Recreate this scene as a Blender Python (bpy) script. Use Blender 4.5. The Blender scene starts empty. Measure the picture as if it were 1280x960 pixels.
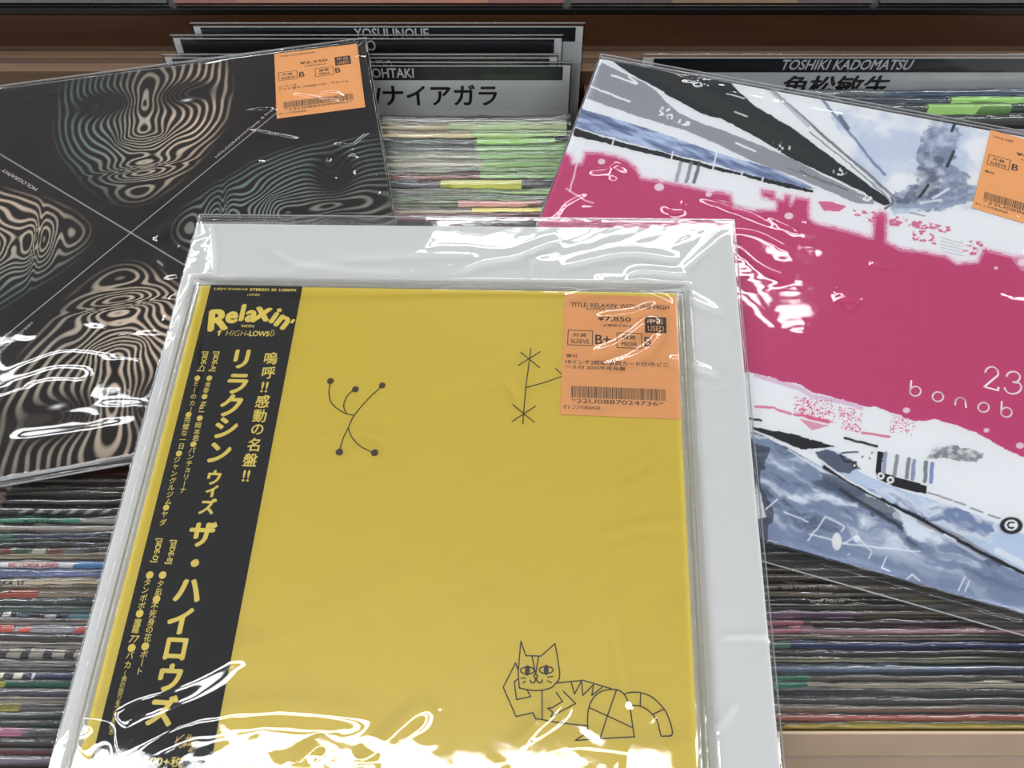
import bpy, math, random
import numpy as np
from mathutils import Matrix, Vector
rnd = random.Random(7)
PI = math.pi

# ------------------------------------------------------------------ camera, world, lights, exposure
H = 0.384                                   # camera height above the record tops (z = 0)
PITCH = math.radians(58)
sc = bpy.context.scene
cam_d = bpy.data.cameras.new('camera'); cam = bpy.data.objects.new('camera', cam_d)
sc.collection.objects.link(cam); sc.camera = cam
FPX = 961.0
cam_d.sensor_width = 36.0; cam_d.lens = FPX / 1280 * 36.0
cam_d.clip_start = 0.01; cam_d.clip_end = 30
sp, cp = math.sin(PITCH), math.cos(PITCH)
CAM = Matrix(((1, 0, 0, 0), (0, sp, -cp, 0), (0, cp, sp, H), (0, 0, 0, 1)))
cam.matrix_world = CAM

w = bpy.data.worlds.new('shop_ambience'); sc.world = w; w.use_nodes = True
w.node_tree.nodes['Background'].inputs['Color'].default_value = (0.93, 0.96, 1.0, 1)
w.node_tree.nodes['Background'].inputs['Strength'].default_value = 0.27

def tube_light(name, loc, sx, sy, power, rz=0):
    l = bpy.data.lights.new(name, 'AREA'); l.shape = 'RECTANGLE'; l.size = sx; l.size_y = sy
    l.energy = power; l.color = (0.97, 0.99, 1.0)
    o = bpy.data.objects.new(name, l); sc.collection.objects.link(o)
    o.location = loc; o.rotation_euler = (0, 0, rz)
    return o
# fluorescent ceiling battens, rows running across the shop
CEIL = 1.75
for y_, xs_ in ((-0.27, (-1.66, -0.38, 1.50)), (1.30, (-1.78, 0.22, 2.10)), (3.30, (-0.9, 0.9)), (-1.65, (-0.6, 0.8))):
    for x_ in xs_:                                          # twin-tube fittings
        for dy in (-0.062, 0.062): tube_light('batten_or_glint_strip', (x_, y_ + dy, CEIL), 1.2, 0.07, 5.4 if y_ == -0.27 else 4.1)
for x_ in (-2.45, 2.55):  # unseen side strips, added so sideways creases in the film catch glints
    for y_ in (-0.7, 0.7, 2.1): tube_light('batten_or_glint_strip', (x_, y_, CEIL), 0.12, 1.25, 9)

vs = sc.view_settings
vs.view_transform = 'Standard'; vs.look = 'None'; vs.gamma = 1; vs.use_curve_mapping = False
vs.exposure = 0.52

# ------------------------------------------------------------------ helpers
def lin(c):
    """sRGB 0..255 -> linear"""
    out = []
    for v in c[:3]:
        v = v / 255.0
        out.append(v / 12.92 if v <= 0.04045 else ((v + 0.055) / 1.055) ** 2.4)
    return tuple(out)

_m = {}
def mat(name, rgb, rough=0.5, noise=0.0, scale=200.0, spec=0.4, metal=0.0, stretch=(1, 1, 1), bump=0.0):
    k = (name, tuple(rgb))
    if k in _m: return _m[k]
    m = bpy.data.materials.new(name); m.use_nodes = True
    nt = m.node_tree; b = nt.nodes['Principled BSDF']
    col = lin(rgb)
    b.inputs['Base Color'].default_value = (*col, 1)
    b.inputs['Roughness'].default_value = rough; b.inputs['Metallic'].default_value = metal
    b.inputs['Specular IOR Level'].default_value = spec
    if noise > 0:
        tc = nt.nodes.new('ShaderNodeTexCoord'); mp = nt.nodes.new('ShaderNodeMapping')
        mp.inputs['Scale'].default_value = stretch
        n = nt.nodes.new('ShaderNodeTexNoise'); n.inputs['Scale'].default_value = scale; n.inputs['Detail'].default_value = 4
        r = nt.nodes.new('ShaderNodeMix'); r.data_type = 'RGBA'
        a_, b_ = [tuple(min(1, c * f) for c in col) for f in (1 - noise, 1 + noise)]
        r.inputs['A'].default_value = (*a_, 1); r.inputs['B'].default_value = (*b_, 1)
        nt.links.new(tc.outputs['Object'], mp.inputs['Vector']); nt.links.new(mp.outputs['Vector'], n.inputs['Vector'])
        nt.links.new(n.outputs['Fac'], r.inputs['Factor']); nt.links.new(r.outputs['Result'], b.inputs['Base Color'])
        if bump:
            bp = nt.nodes.new('ShaderNodeBump'); bp.inputs['Strength'].default_value = bump; bp.inputs['Distance'].default_value = 0.001
            nt.links.new(n.outputs['Fac'], bp.inputs['Height']); nt.links.new(bp.outputs['Normal'], b.inputs['Normal'])
    _m[k] = m
    return m

def plastic_mat(name, rough=0.04, tint=0.98, boost=1.0, bump=0.0, bscale=60, haze=0.0):
    m = bpy.data.materials.new(name); m.use_nodes = True; nt = m.node_tree
    for n in list(nt.nodes): nt.nodes.remove(n)
    out = nt.nodes.new('ShaderNodeOutputMaterial'); mix = nt.nodes.new('ShaderNodeMixShader')
    tr = nt.nodes.new('ShaderNodeBsdfTransparent'); tr.inputs['Color'].default_value = (tint, tint, tint, 1)
    gl = nt.nodes.new('ShaderNodeBsdfGlossy'); gl.inputs['Roughness'].default_value = rough
    fr = nt.nodes.new('ShaderNodeFresnel'); fr.inputs['IOR'].default_value = 1.5
    mu = nt.nodes.new('ShaderNodeMath'); mu.operation = 'MULTIPLY'; mu.inputs[1].default_value = boost; mu.use_clamp = True
    nt.links.new(fr.outputs[0], mu.inputs[0]); nt.links.new(mu.outputs[0], mix.inputs[0])
    if haze:                                                # cloudy film: a little of the light scatters
        df = nt.nodes.new('ShaderNodeBsdfDiffuse'); df.inputs['Color'].default_value = (0.86, 0.87, 0.88, 1)
        hz = nt.nodes.new('ShaderNodeMixShader'); hz.inputs[0].default_value = haze
        nt.links.new(tr.outputs[0], hz.inputs[1]); nt.links.new(df.outputs[0], hz.inputs[2]); base_ = hz.outputs[0]
    else: base_ = tr.outputs[0]
    nt.links.new(base_, mix.inputs[1]); nt.links.new(gl.outputs[0], mix.inputs[2])
    nt.links.new(mix.outputs[0], out.inputs[0])
    if bump:
        tc = nt.nodes.new('ShaderNodeTexCoord'); n = nt.nodes.new('ShaderNodeTexNoise'); n.inputs['Scale'].default_value = bscale
        bp = nt.nodes.new('ShaderNodeBump'); bp.inputs['Strength'].default_value = bump; bp.inputs['Distance'].default_value = 0.001
        nt.links.new(tc.outputs['Object'], n.inputs['Vector']); nt.links.new(n.outputs['Fac'], bp.inputs['Height'])
        nt.links.new(bp.outputs['Normal'], gl.inputs['Normal'])
    return m
FILM = plastic_mat('clear_film', 0.04, 0.985, 1.2, 0.04, 90)
FILM2 = plastic_mat('crinkled_film', 0.045, 0.98, 2.4, 0.3, 160, haze=0.02)
EDGE = plastic_mat('film_fold', 0.15, 0.97, 2.0, haze=0.22)
ACRYL = plastic_mat('clear_acrylic', 0.06, 0.985, 1.0)

def canvas_mat(name, rough=0.45):
    m = bpy.data.materials.new(name); m.use_nodes = True; nt = m.node_tree
    a = nt.nodes.new('ShaderNodeAttribute'); a.attribute_name = 'print'
    b = nt.nodes['Principled BSDF']; b.inputs['Roughness'].default_value = rough; b.inputs['Specular IOR Level'].default_value = 0.15
    nt.links.new(a.outputs['Color'], b.inputs['Base Color'])
    return m

def link(o, parent=None):
    sc.collection.objects.link(o)
    if parent is not None: o.parent = parent
    return o
def tag(o, label=None, cat=None, group=None, kind=None):
    if label: o['label'] = label
    if cat: o['category'] = cat
    if group: o['group'] = group
    if kind: o['kind'] = kind
    return o
def empty(name, mw, label, cat, group=None):
    o = bpy.data.objects.new(name, None); link(o); o.matrix_world = mw; o.empty_display_size = 0.02
    return tag(o, label, cat, group)
def mesh_obj(name, V, Fc, m, parent=None, smooth=False):
    me = bpy.data.meshes.new(name); me.from_pydata([tuple(v) for v in V], [], Fc)
    if m is not None: me.materials.append(m)
    if smooth: me.shade_smooth()
    me.update()
    return link(bpy.data.objects.new(name, me), parent)

class MB:
    def __init__(s): s.V = []; s.F = []
    def box(s, x0, x1, y0, y1, z0, z1):
        n = len(s.V)
        s.V += [(x0, y0, z0), (x1, y0, z0), (x1, y1, z0), (x0, y1, z0), (x0, y0, z1), (x1, y0, z1), (x1, y1, z1), (x0, y1, z1)]
        s.F += [tuple(n + i for i in f) for f in ((0, 3, 2, 1), (4, 5, 6, 7), (0, 1, 5, 4), (1, 2, 6, 5), (2, 3, 7, 6), (3, 0, 4, 7))]
        return s
    def add(s, V, F_):
        n = len(s.V); s.V += list(V); s.F += [tuple(n + i for i in f) for f in F_]
    def ribbon(s, P, wd, z, closed=False):
        P = [np.array(p, float) for p in P]
        if closed: P = P + [P[0]]
        for a, b in zip(P[:-1], P[1:]):
            d = b - a; L = np.linalg.norm(d)
            if L < 1e-7: continue
            d /= L; n = np.array([-d[1], d[0]]) * wd / 2; e = d * wd * 0.25
            q = [a - e - n, b + e - n, b + e + n, a - e + n]
            s.add([(x, y, z) for x, y in q], [(0, 1, 2, 3)])
    def disc(s, c, r, z, n=18, ry=None):
        ry = ry or r
        s.add([(c[0] + r * math.cos(2 * PI * i / n), c[1] + ry * math.sin(2 * PI * i / n), z) for i in range(n)], [tuple(range(n))])
    def poly(s, P, z):
        P = [tuple(p) for p in P]
        A = sum(P[i - 1][0] * P[i][1] - P[i][0] * P[i - 1][1] for i in range(len(P)))
        if A < 0: P = P[::-1]
        s.add([(x, y, z) for x, y in P], [tuple(range(len(P)))])
    def build(s, name, m, parent=None, smooth=False): return mesh_obj(name, s.V, s.F, m, parent, smooth)

def rounded_box(name, x0, x1, y0, y1, z0, z1, m, parent, bev=0.0006, segs=2):
    import bmesh
    bm = bmesh.new(); mb = MB().box(x0, x1, y0, y1, z0, z1)
    vs_ = [bm.verts.new(v) for v in mb.V]
    for f in mb.F: bm.faces.new([vs_[i] for i in f])
    bmesh.ops.bevel(bm, geom=bm.edges[:], offset=bev, segments=segs, affect='EDGES', profile=0.5)
    me = bpy.data.meshes.new(name); bm.to_mesh(me); bm.free(); me.materials.append(m)
    return link(bpy.data.objects.new(name, me), parent)

# text -> triangles, cached
_g = {}; _n0 = {}
def glyphs(s, bold=0.0):
    k = (s, bold)
    if k in _g: return _g[k]
    c = bpy.data.curves.new('t', 'FONT'); c.body = s; c.size = 1.0; c.offset = min(bold, 0); c.resolution_u = 3
    o = bpy.data.objects.new('t', c); sc.collection.objects.link(o)
    dg = bpy.context.evaluated_depsgraph_get(); dg.update()
    me = bpy.data.meshes.new_from_object(o.evaluated_get(dg))
    V = np.array([v.co[:2] for v in me.vertices]) if len(me.vertices) else np.zeros((0, 2))
    Fc = [tuple(p.vertices) for p in me.polygons]
    bpy.data.objects.remove(o); bpy.data.curves.remove(c); bpy.data.meshes.remove(me)
    _n0[k] = max(1, len(V))
    if bold > 0 and len(V):                                  # heavier weight: the same shapes laid over each other with small shifts
        n = len(V); sh = [(0, 0), (bold, 0), (-bold, 0), (0, bold * .8), (0, -bold * .8), (bold * .7, bold * .6), (-bold * .7, -bold * .6)]
        Fc = [tuple(i + n * j for i in f) for j in range(len(sh)) for f in Fc]; V = np.concatenate([V + np.array(d) for d in sh])
    _g[k] = (V, Fc); return _g[k]
def put_text(mb, s, x, y, z, h=None, w=None, bold=0.0, rot=0.0, shear=0.0, anchor='l', size=None):
    """place text: h = height of its ink box, w = width of its ink box, (x, y) = left-bottom ('l') or centre ('c')"""
    V, Fc = glyphs(s, bold)
    if not len(V): return
    lo, hi = V.min(0), V.max(0); d = np.maximum(hi - lo, 1e-6)
    if size: kx = ky = size
    else:
        ky = h / d[1] if h else None; kx = w / d[0] if w else ky
        if ky is None: ky = kx
    P = V - (lo if anchor == 'l' else (lo + hi) / 2)
    P = P * np.array([kx, ky]); P[:, 0] += shear * P[:, 1]
    c, s_ = math.cos(rot), math.sin(rot)
    P = P @ np.array([[c, s_], [-s_, c]])
    n0 = _n0[(s, bold)]; mb.add([(x + p[0], y + p[1], z + 6e-6 * (i // n0)) for i, p in enumerate(P)], Fc)

# smooth value noise on arrays
def vnoise(x, y, seed):
    r = np.random.RandomState(seed); T = r.rand(64, 64)
    xi = np.floor(x).astype(int); yi = np.floor(y).astype(int); fx = x - xi; fy = y - yi
    fx = fx * fx * (3 - 2 * fx); fy = fy * fy * (3 - 2 * fy)
    g = lambda i, j: T[i % 64, j % 64]
    return (g(xi, yi) * (1 - fx) + g(xi + 1, yi) * fx) * (1 - fy) + (g(xi, yi + 1) * (1 - fx) + g(xi + 1, yi + 1) * fx) * fy
def fbm(x, y, seed, o=4):
    s = 0; a = 0.5; t = 0
    for i in range(o):
        s = s + a * vnoise(x * 2 ** i, y * 2 ** i, seed + i); t += a; a *= 0.5
    return s / t
def seg_d(X, Y, pts):
    """distance to a polyline and position along it (0..1)"""
    best = np.full(X.shape, 1e9); tt = np.zeros(X.shape); L = [math.dist(a, b) for a, b in zip(pts[:-1], pts[1:])]; T = sum(L); acc = 0
    for (a, b), l in zip(zip(pts[:-1], pts[1:]), L):
        dx, dy = b[0] - a[0], b[1] - a[1]
        t = np.clip(((X - a[0]) * dx + (Y - a[1]) * dy) / (l * l + 1e-12), 0, 1)
        d = np.hypot(X - a[0] - t * dx, Y - a[1] - t * dy)
        m = d < best; best = np.where(m, d, best); tt = np.where(m, (acc + t * l) / T, tt); acc += l
    return best, tt
def inside(X, Y, P):
    r = np.zeros(X.shape, bool); n = len(P)
    xs = [p[0] for p in P]; ys = [p[1] for p in P]
    bb = (X >= min(xs)) & (X <= max(xs)) & (Y >= min(ys)) & (Y <= max(ys))
    idx = np.nonzero(bb); x = X[idx]; y = Y[idx]; q = np.zeros(x.shape, bool)
    for i in range(n):
        x1, y1 = P[i - 1]; x2, y2 = P[i]
        if y1 == y2: continue
        c = ((y1 > y) != (y2 > y)) & (x < (x2 - x1) * (y - y1) / (y2 - y1) + x1)
        q ^= c
    r[idx] = q; return r

def smooth(P, n=7):
    P = [np.array(p, float) for p in P]; P = [2 * P[0] - P[1]] + P + [2 * P[-1] - P[-2]]; out = []
    for i in range(1, len(P) - 2):
        a, b, c, d = P[i - 1:i + 3]
        for k in range(n):
            t = k / n; out.append(0.5 * ((2 * b) + (c - a) * t + (2 * a - 5 * b + 4 * c - d) * t * t + (3 * b - a - 3 * c + d) * t ** 3))
    out.append(P[-2]); return [tuple(p) for p in out]

# ------------------------------------------------------------------ where the loose jackets lie (measured from the photograph)
def pose(R, t, k=1.0):
    M = Matrix([[*(v * k for v in R[i]), t[i] / 1000 * k] for i in range(3)] + [[0, 0, 0, 1]])
    return CAM @ M
P_WHITE = pose([[0.99779, 0.0476, -0.04635], [-0.0233, 0.90402, 0.42685], [0.06222, -0.42482, 0.90314]], [-188.27, 96.27, -460.12], 0.985)
P_BLACK = pose([[0.98064, -0.19553, -0.01088], [0.17272, 0.83738, 0.51862], [-0.09229, -0.51045, 0.85494]], [-418.11, 199.35, -539.87], 1.006)
P_PINK = pose([[0.9545, 0.29679, -0.02911], [-0.24884, 0.84648, 0.47069], [0.16434, -0.44203, 0.88182]], [62.61, 230.14, -544.57], 0.982)
P_YELLOW = P_WHITE @ Matrix.Translation((0.0150, -0.0472, 0.006))
class Sheet:
    """converts points read off the photograph to positions on a jacket's face and back"""
    def __init__(s, M):
        s.M = M; s.I = CAM.inverted() @ M; s.J = s.I.inverted()
    def __call__(s, px, py):
        o = s.J @ Vector((0, 0, 0)); d = (s.J.to_3x3() @ Vector(((px - 640) / FPX, -(py - 480) / FPX, -1.0)))
        k = -o.z / d.z; return (o.x + d.x * k, o.y + d.y * k)
    def px(s, X, Y):
        A = np.array(s.I); x = A[0, 0] * X + A[0, 1] * Y + A[0, 3]; y = A[1, 0] * X + A[1, 1] * Y + A[1, 3]; z = A[2, 0] * X + A[2, 1] * Y + A[2, 3]
        return 640 + FPX * x / -z, 480 - FPX * y / -z
    def pts(s, L): return [s(*p) for p in L]
SW, SY, SB, SP = Sheet(P_WHITE), Sheet(P_YELLOW), Sheet(P_BLACK), Sheet(P_PINK)

def canvas(name, W, Hh, n, m, colour, parent, z=0.00005):
    """flat printed face as a fine grid with a colour per vertex"""
    u = np.linspace(0, W, n); v = np.linspace(0, -Hh, n)
    X, Y = np.meshgrid(u, v); N = n * n
    co = np.zeros((N, 3), np.float32); co[:, 0] = X.ravel(); co[:, 1] = Y.ravel(); co[:, 2] = z
    idx = np.arange(N).reshape(n, n)
    q = np.stack([idx[1:, :-1], idx[1:, 1:], idx[:-1, 1:], idx[:-1, :-1]], -1).reshape(-1, 4)
    me = bpy.data.meshes.new(name)
    me.vertices.add(N); me.vertices.foreach_set('co', co.ravel())
    me.loops.add(len(q) * 4); me.loops.foreach_set('vertex_index', q.ravel().astype(np.int32))
    me.polygons.add(len(q)); me.polygons.foreach_set('loop_start', np.arange(0, len(q) * 4, 4, dtype=np.int32))
    me.update(calc_edges=True)
    C = np.ones((N, 4), np.float32); C[:, :3] = colour(X, Y).reshape(-1, 3)
    at = me.color_attributes.new('print', 'FLOAT_COLOR', 'POINT'); at.data.foreach_set('color', C.ravel())
    me.materials.append(m)
    return link(bpy.data.objects.new(name, me), parent)

def film_sleeve(name, W, Hh, thick, marg, parent, creases, seed, n=230, z0=0.0009, wav=0.0005, bump=None, drape=None, ends=None, wrinkle=1.0, ang=0.3, mt=None):
    """clear bag round a jacket: creased top sheet, flat flange past the jacket's edge, bottom sheet"""
    l, r, t, b = marg
    u = np.linspace(-l, W + r, n); v = np.linspace(t, -Hh - b, n); X, Y = np.meshgrid(u, v)
    out = np.maximum(np.maximum(-X, X - W), np.maximum(Y, -Y - Hh))           # >0 past the jacket
    ca, sa = math.cos(ang), math.sin(ang); A = X * ca + Y * sa; B = -X * sa + Y * ca
    Z = z0 + wav * (fbm(A * 9 + 3, B * 22 + 5, seed) - 0.3)
    Z += 0.00035 * wrinkle * np.maximum(0, fbm(A * 30, B * 75, seed + 9, 3) - 0.55) / 0.3
    if drape is not None: Z = Z + drape(X, Y)
    rs = random.Random(seed * 13)
    extra = []
    for _ in range(int(14 * wrinkle)):
        x0, y0 = rs.uniform(0, W), -rs.uniform(0, Hh); a0 = rs.gauss(ang * 0.6, 0.7); L_ = rs.uniform(0.012, 0.05); k_ = rs.uniform(-18, 18)
        P_ = [(x0, y0)]
        for q_ in range(6): x0 += L_ / 6 * math.cos(a0); y0 += L_ / 6 * math.sin(a0); a0 += k_ * L_ / 6; P_.append((x0, y0))
        extra.append((P_, rs.uniform(0.15, 0.45) / 1000, rs.uniform(1.4, 2.6) / 1000))
    for pts, amp, wd in list(creases) + extra:
        d, tt = seg_d(X, Y, pts)
        taper = np.clip(np.minimum(tt, 1 - tt) * 6, 0, 1) ** 0.7
        Z = Z + amp * np.exp(-(d / wd) ** 2) * taper
    e = np.clip(out / 0.004, 0, 1); e = e * e * (3 - 2 * e)
    flange = -thick * 0.6 + 0.0006 * (fbm(X * 40, Y * 40, seed + 3) - 0.5) * 2
    Z = np.where(out > 0, Z * (1 - e) + flange * e, Z)
    Z = np.where(out <= 0, np.maximum(Z, 0.0007), Z)
    N = n * n; co = np.stack([X.ravel(), Y.ravel(), Z.ravel()], -1).astype(np.float32)
    idx = np.arange(N).reshape(n, n)
    q = np.stack([idx[1:, :-1], idx[1:, 1:], idx[:-1, 1:], idx[:-1, :-1]], -1).reshape(-1, 4)
    zb = -thick - 0.0004
    bot = np.array([(-l, t, zb), (-l, -Hh - b, zb), (W + r, -Hh - b, zb), (W + r, t, zb)], np.float32)
    V = np.concatenate([co, bot]); me = bpy.data.meshes.new(name)
    # rim: join the flange's edge to the bottom sheet's corners
    F_extra = [N, N + 3, N + 2, N + 1]
    allq = np.concatenate([q, [F_extra]]).astype(np.int32)
    me.vertices.add(len(V)); me.vertices.foreach_set('co', V.ravel())
    me.loops.add(len(allq) * 4); me.loops.foreach_set('vertex_index', allq.ravel())
    me.polygons.add(len(allq)); me.polygons.foreach_set('loop_start', np.arange(0, len(allq) * 4, 4, dtype=np.int32))
    me.update(calc_edges=True); me.shade_smooth(); me.materials.append(mt or FILM)
    o = link(bpy.data.objects.new(name, me), parent)
    # the folded edge of the bag catches the light: a thin bead all round
    bead = MB()
    ring = [(-l, t), (W + r, t), (W + r, -Hh - b), (-l, -Hh - b)]
    for i in range(4):
        a, c = ring[i - 1], ring[i]
        bead.box(min(a[0], c[0]) - 0.00025, max(a[0], c[0]) + 0.00025, min(a[1], c[1]) - 0.00025, max(a[1], c[1]) + 0.00025, -thick * 0.6 - 0.0006, -thick * 0.6 + 0.0004)
    bead.build('sleeve_edge', EDGE, o)
    return o

# ------------------------------------------------------------------ the setting: floor and wall behind the racks
FLOOR = -0.86
fl = MB().box(-3.2, 3.2, -2.2, 3.9, FLOOR - 0.05, FLOOR).build('floor', mat('floor_vinyl', (150, 145, 138), 0.4, 0.06, 8)); tag(fl, kind='structure')
wb = MB().box(-3.2, 3.2, 3.85, 3.9, FLOOR, 1.85).build('wall_back', mat('wall_paint', (120, 112, 104), 0.7)); tag(wb, kind='structure')

WOOD_D = mat('stained_wood', (70, 44, 26), 0.45, 0.45, 14, stretch=(1, 6, 30), bump=0.2)
WOOD_P = mat('plywood_edge', (92, 70, 52), 0.6, 0.5, 60, stretch=(0.15, 4, 12), bump=0.3)
WOOD_P2 = mat('plywood_dark_ply', (62, 46, 34), 0.6, 0.5, 60, stretch=(0.15, 4, 12), bump=0.3)
XL, XR, XM = -0.292, 0.404, 0.0620
YF, YB = -0.120, 0.545
rack = empty('record_rack', Matrix.Translation((0, 0.24, FLOOR)), 'wooden record rack of two bays holding the rows of upright records', 'rack')
def wpart(name, m, *b):
    o = MB().box(*b).build(name, m); o.parent = rack; o.location = (-rack.location.x, -rack.location.y, -rack.location.z); return o
wpart('side_panel', WOOD_D, XL - 0.018, XL, YF, YB, FLOOR, -0.03)
wpart('side_panel', WOOD_D, XR, XR + 0.018, YF, YB, FLOOR, -0.03)
wpart('front_panel', WOOD_D, XL - 0.018, XR + 0.018, YF - 0.018, YF, FLOOR, -0.05)
wpart('bay_divider', WOOD_D, XM - 0.003, XM + 0.003, YF, YB, -0.36, -0.02)
wpart('bottom_panel', WOOD_D, XL, XR, YF, YB, -0.372, -0.36)
wpart('back_panel', WOOD_D, XL - 0.3, XR + 0.3, YB, YB + 0.033, FLOOR, -0.026)
for i, (a, b, dz, m) in enumerate(((0.0, 0.010, 0.0, WOOD_P), (0.0105, 0.017, -0.0008, WOOD_P2), (0.0175, 0.027, -0.0002, WOOD_P), (0.0275, 0.033, 0.0002, WOOD_P2))):
    wpart('rim_ply', m, XL - 0.3, XR + 0.3, YB + a, YB + b, -0.026, -0.010 + dz)
wpart('back_board', mat('orange_stained_wood', (60, 36, 20), 0.4, 0.5, 10, stretch=(1, 1, 14), bump=0.15), XL - 0.3, XR + 0.3, YB + 0.0332, YB + 0.049, FLOOR, 0.0166)
# display shelf above, with records facing out
shelf = empty('display_shelf', Matrix.Translation((0, YB + 0.10, 0.0168)), 'black display shelf board above the wooden back board of the rack', 'shelf')
o = rounded_box('shelf_board', XL - 0.3, XR + 0.3, YB + 0.0340, YB + 0.40, 0.0168, 0.0225, mat('black_laminate', (14, 14, 16), 0.35, spec=0.5), shelf, 0.001); o.location = -shelf.location
o = MB().box(XL - 0.3, XR + 0.3, YB + 0.29, YB + 0.33, FLOOR, 0.0168).build('shelf_support', WOOD_D, shelf); o.location = -shelf.location
fx = -0.56
for i, (wd, cols, lab) in enumerate(((0.285, ((22, 26, 32), (34, 40, 46)), 'dark grey cover on the display shelf, at its left end'),
                                ((0.31, ((120, 52, 36), (150, 84, 50)), 'red-brown record cover standing on the display shelf')),
                                ((0.24, ((62, 44, 34), (120, 96, 50)), 'brown cover with ochre patch standing on the display shelf')),
                                ((0.31, ((26, 22, 24), (44, 34, 40)), 'black cover with faint purple tint on the display shelf, right of centre')),
                                ((0.31, ((24, 24, 26), (38, 36, 36)), 'black record cover at the right end of the display shelf')))):
    if len(cols) != 2: continue
    r_ = empty('displayed_record', Matrix.Translation((fx + wd / 2, YB + 0.0385, 0.0229)) @ Matrix.Rotation(math.radians(-50), 4, 'X'), lab, 'record', 'records on the display shelf')
    MB().box(-wd / 2, wd / 2, -0.004, 0, 0, wd).build('cover', mat('display_cover_%d' % i, cols[0], 0.4, 0.3, 12), r_)
    MB().box(-wd / 2 + 0.02 + 0.03 * i, wd / 2 - 0.06, -0.0043, -0.004, 0.0, wd * 0.5).build('cover_print', mat('display_print_%d' % i, cols[1], 0.4, 0.5, 18), r_)
    MB().box(-wd / 2 - 0.002, wd / 2 + 0.002, -0.0051, -0.0048, 0.0, wd + 0.003).build('plastic_sleeve', FILM, r_)
    fx += wd + 0.006

# ------------------------------------------------------------------ upright records in the two bays
LEAN = math.radians(13)
RH = 0.315
def y_of(py, z=0.0):
    return (H - z) / math.tan(PITCH + math.atan((py - 480) / FPX))
def x_of(px, Y, z=0.0):
    depth = Y * cp + (H - z) * sp
    return (px - 640) / FPX * depth

_strip = {}
def strip_film(kind, W, th):
    """the loose clear film folded over a record's top edge: a crinkled arch, shared by a few records"""
    k = (kind, round(th, 4))
    if k in _strip: return _strip[k]
    r = np.random.RandomState(100 + kind); nx = 110
    e = 0.00012; prof = [(-th / 2 - e, -0.045), (-th / 2 - e, -0.012), (-th / 2 - e, -0.003), (-th / 2 - e, 0.0009), (-th * 0.22, 0.0022), (th * 0.22, 0.0024), (th / 2 + e, 0.0010), (th / 2 + e, -0.004), (th / 2 + e, -0.02)]
    V = []; Fc = []
    xs = np.linspace(-0.003, W + 0.003, nx)
    wob = lambda f, s: vnoise(xs * f, xs * 0 + s * 3.7, 50 + kind * 3 + s)
    lift = wob(25, 1) * 0.0020 + wob(90, 2) * 0.0009 + wob(240, 3) * 0.0004; side = (wob(40, 4) - 0.5) * 0.0014 + (wob(150, 5) - 0.5) * 0.0007
    for j, (y, z) in enumerate(prof):
        g = (1.0 if abs(y) < th * 0.4 else 0.12)
        jit = (wob(120, 6 + j) - 0.5) * 0.0009
        for i, x in enumerate(xs): V.append((x, y + (side[i] + jit[i]) * g, z + (lift[i] + jit[i]) * (1 if z > 0 else 0.2)))
    for j in range(len(prof) - 1):
        for i in range(nx - 1):
            a = j * nx + i; Fc.append((a, a + 1, a + nx + 1, a + nx))
    me = bpy.data.meshes.new('plastic_sleeve'); me.from_pydata(V, [], Fc); me.materials.append(FILM2); me.shade_smooth()
    _strip[k] = me; return me
_recm = {}
def rec_mesh(W, th, m):
    k = (round(W, 4), round(th, 4), m.name)
    if k in _recm: return _recm[k]
    # jacket: two boards folded at the top (a soft spine), hollow side seam shown by a slight notch
    prof = [(-th / 2, -RH), (-th / 2, -0.0008), (-th * 0.36, -0.0002), (0, 0), (th * 0.36, -0.0002), (th / 2, -0.0008), (th / 2, -RH)]
    V = [(x, y, z) for x in (0, W) for y, z in prof]; n = len(prof)
    Fc = [(i + 1, i, n + i, n + i + 1) for i in range(n - 1)] + [tuple(range(n)), tuple(range(2 * n - 1, n - 1, -1)), (0, n - 1, 2 * n - 1, n)]
    me = bpy.data.meshes.new('record'); me.from_pydata(V, [], Fc); me.materials.append(m); me.update()
    _recm[k] = me; return me
_rows = {}
def fit_thickness(row, Y, z, th):
    """records in a row touch but do not cut into each other"""
    p = Y * math.cos(LEAN) - z * math.sin(LEAN)
    for q, t in _rows.get(row, []):
        g = abs(p - q) - t / 2 - 0.0008
        if g * 2 < th: th = g * 2
    th = max(th, 0.0010); _rows.setdefault(row, []).append((p, th)); return th
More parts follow.
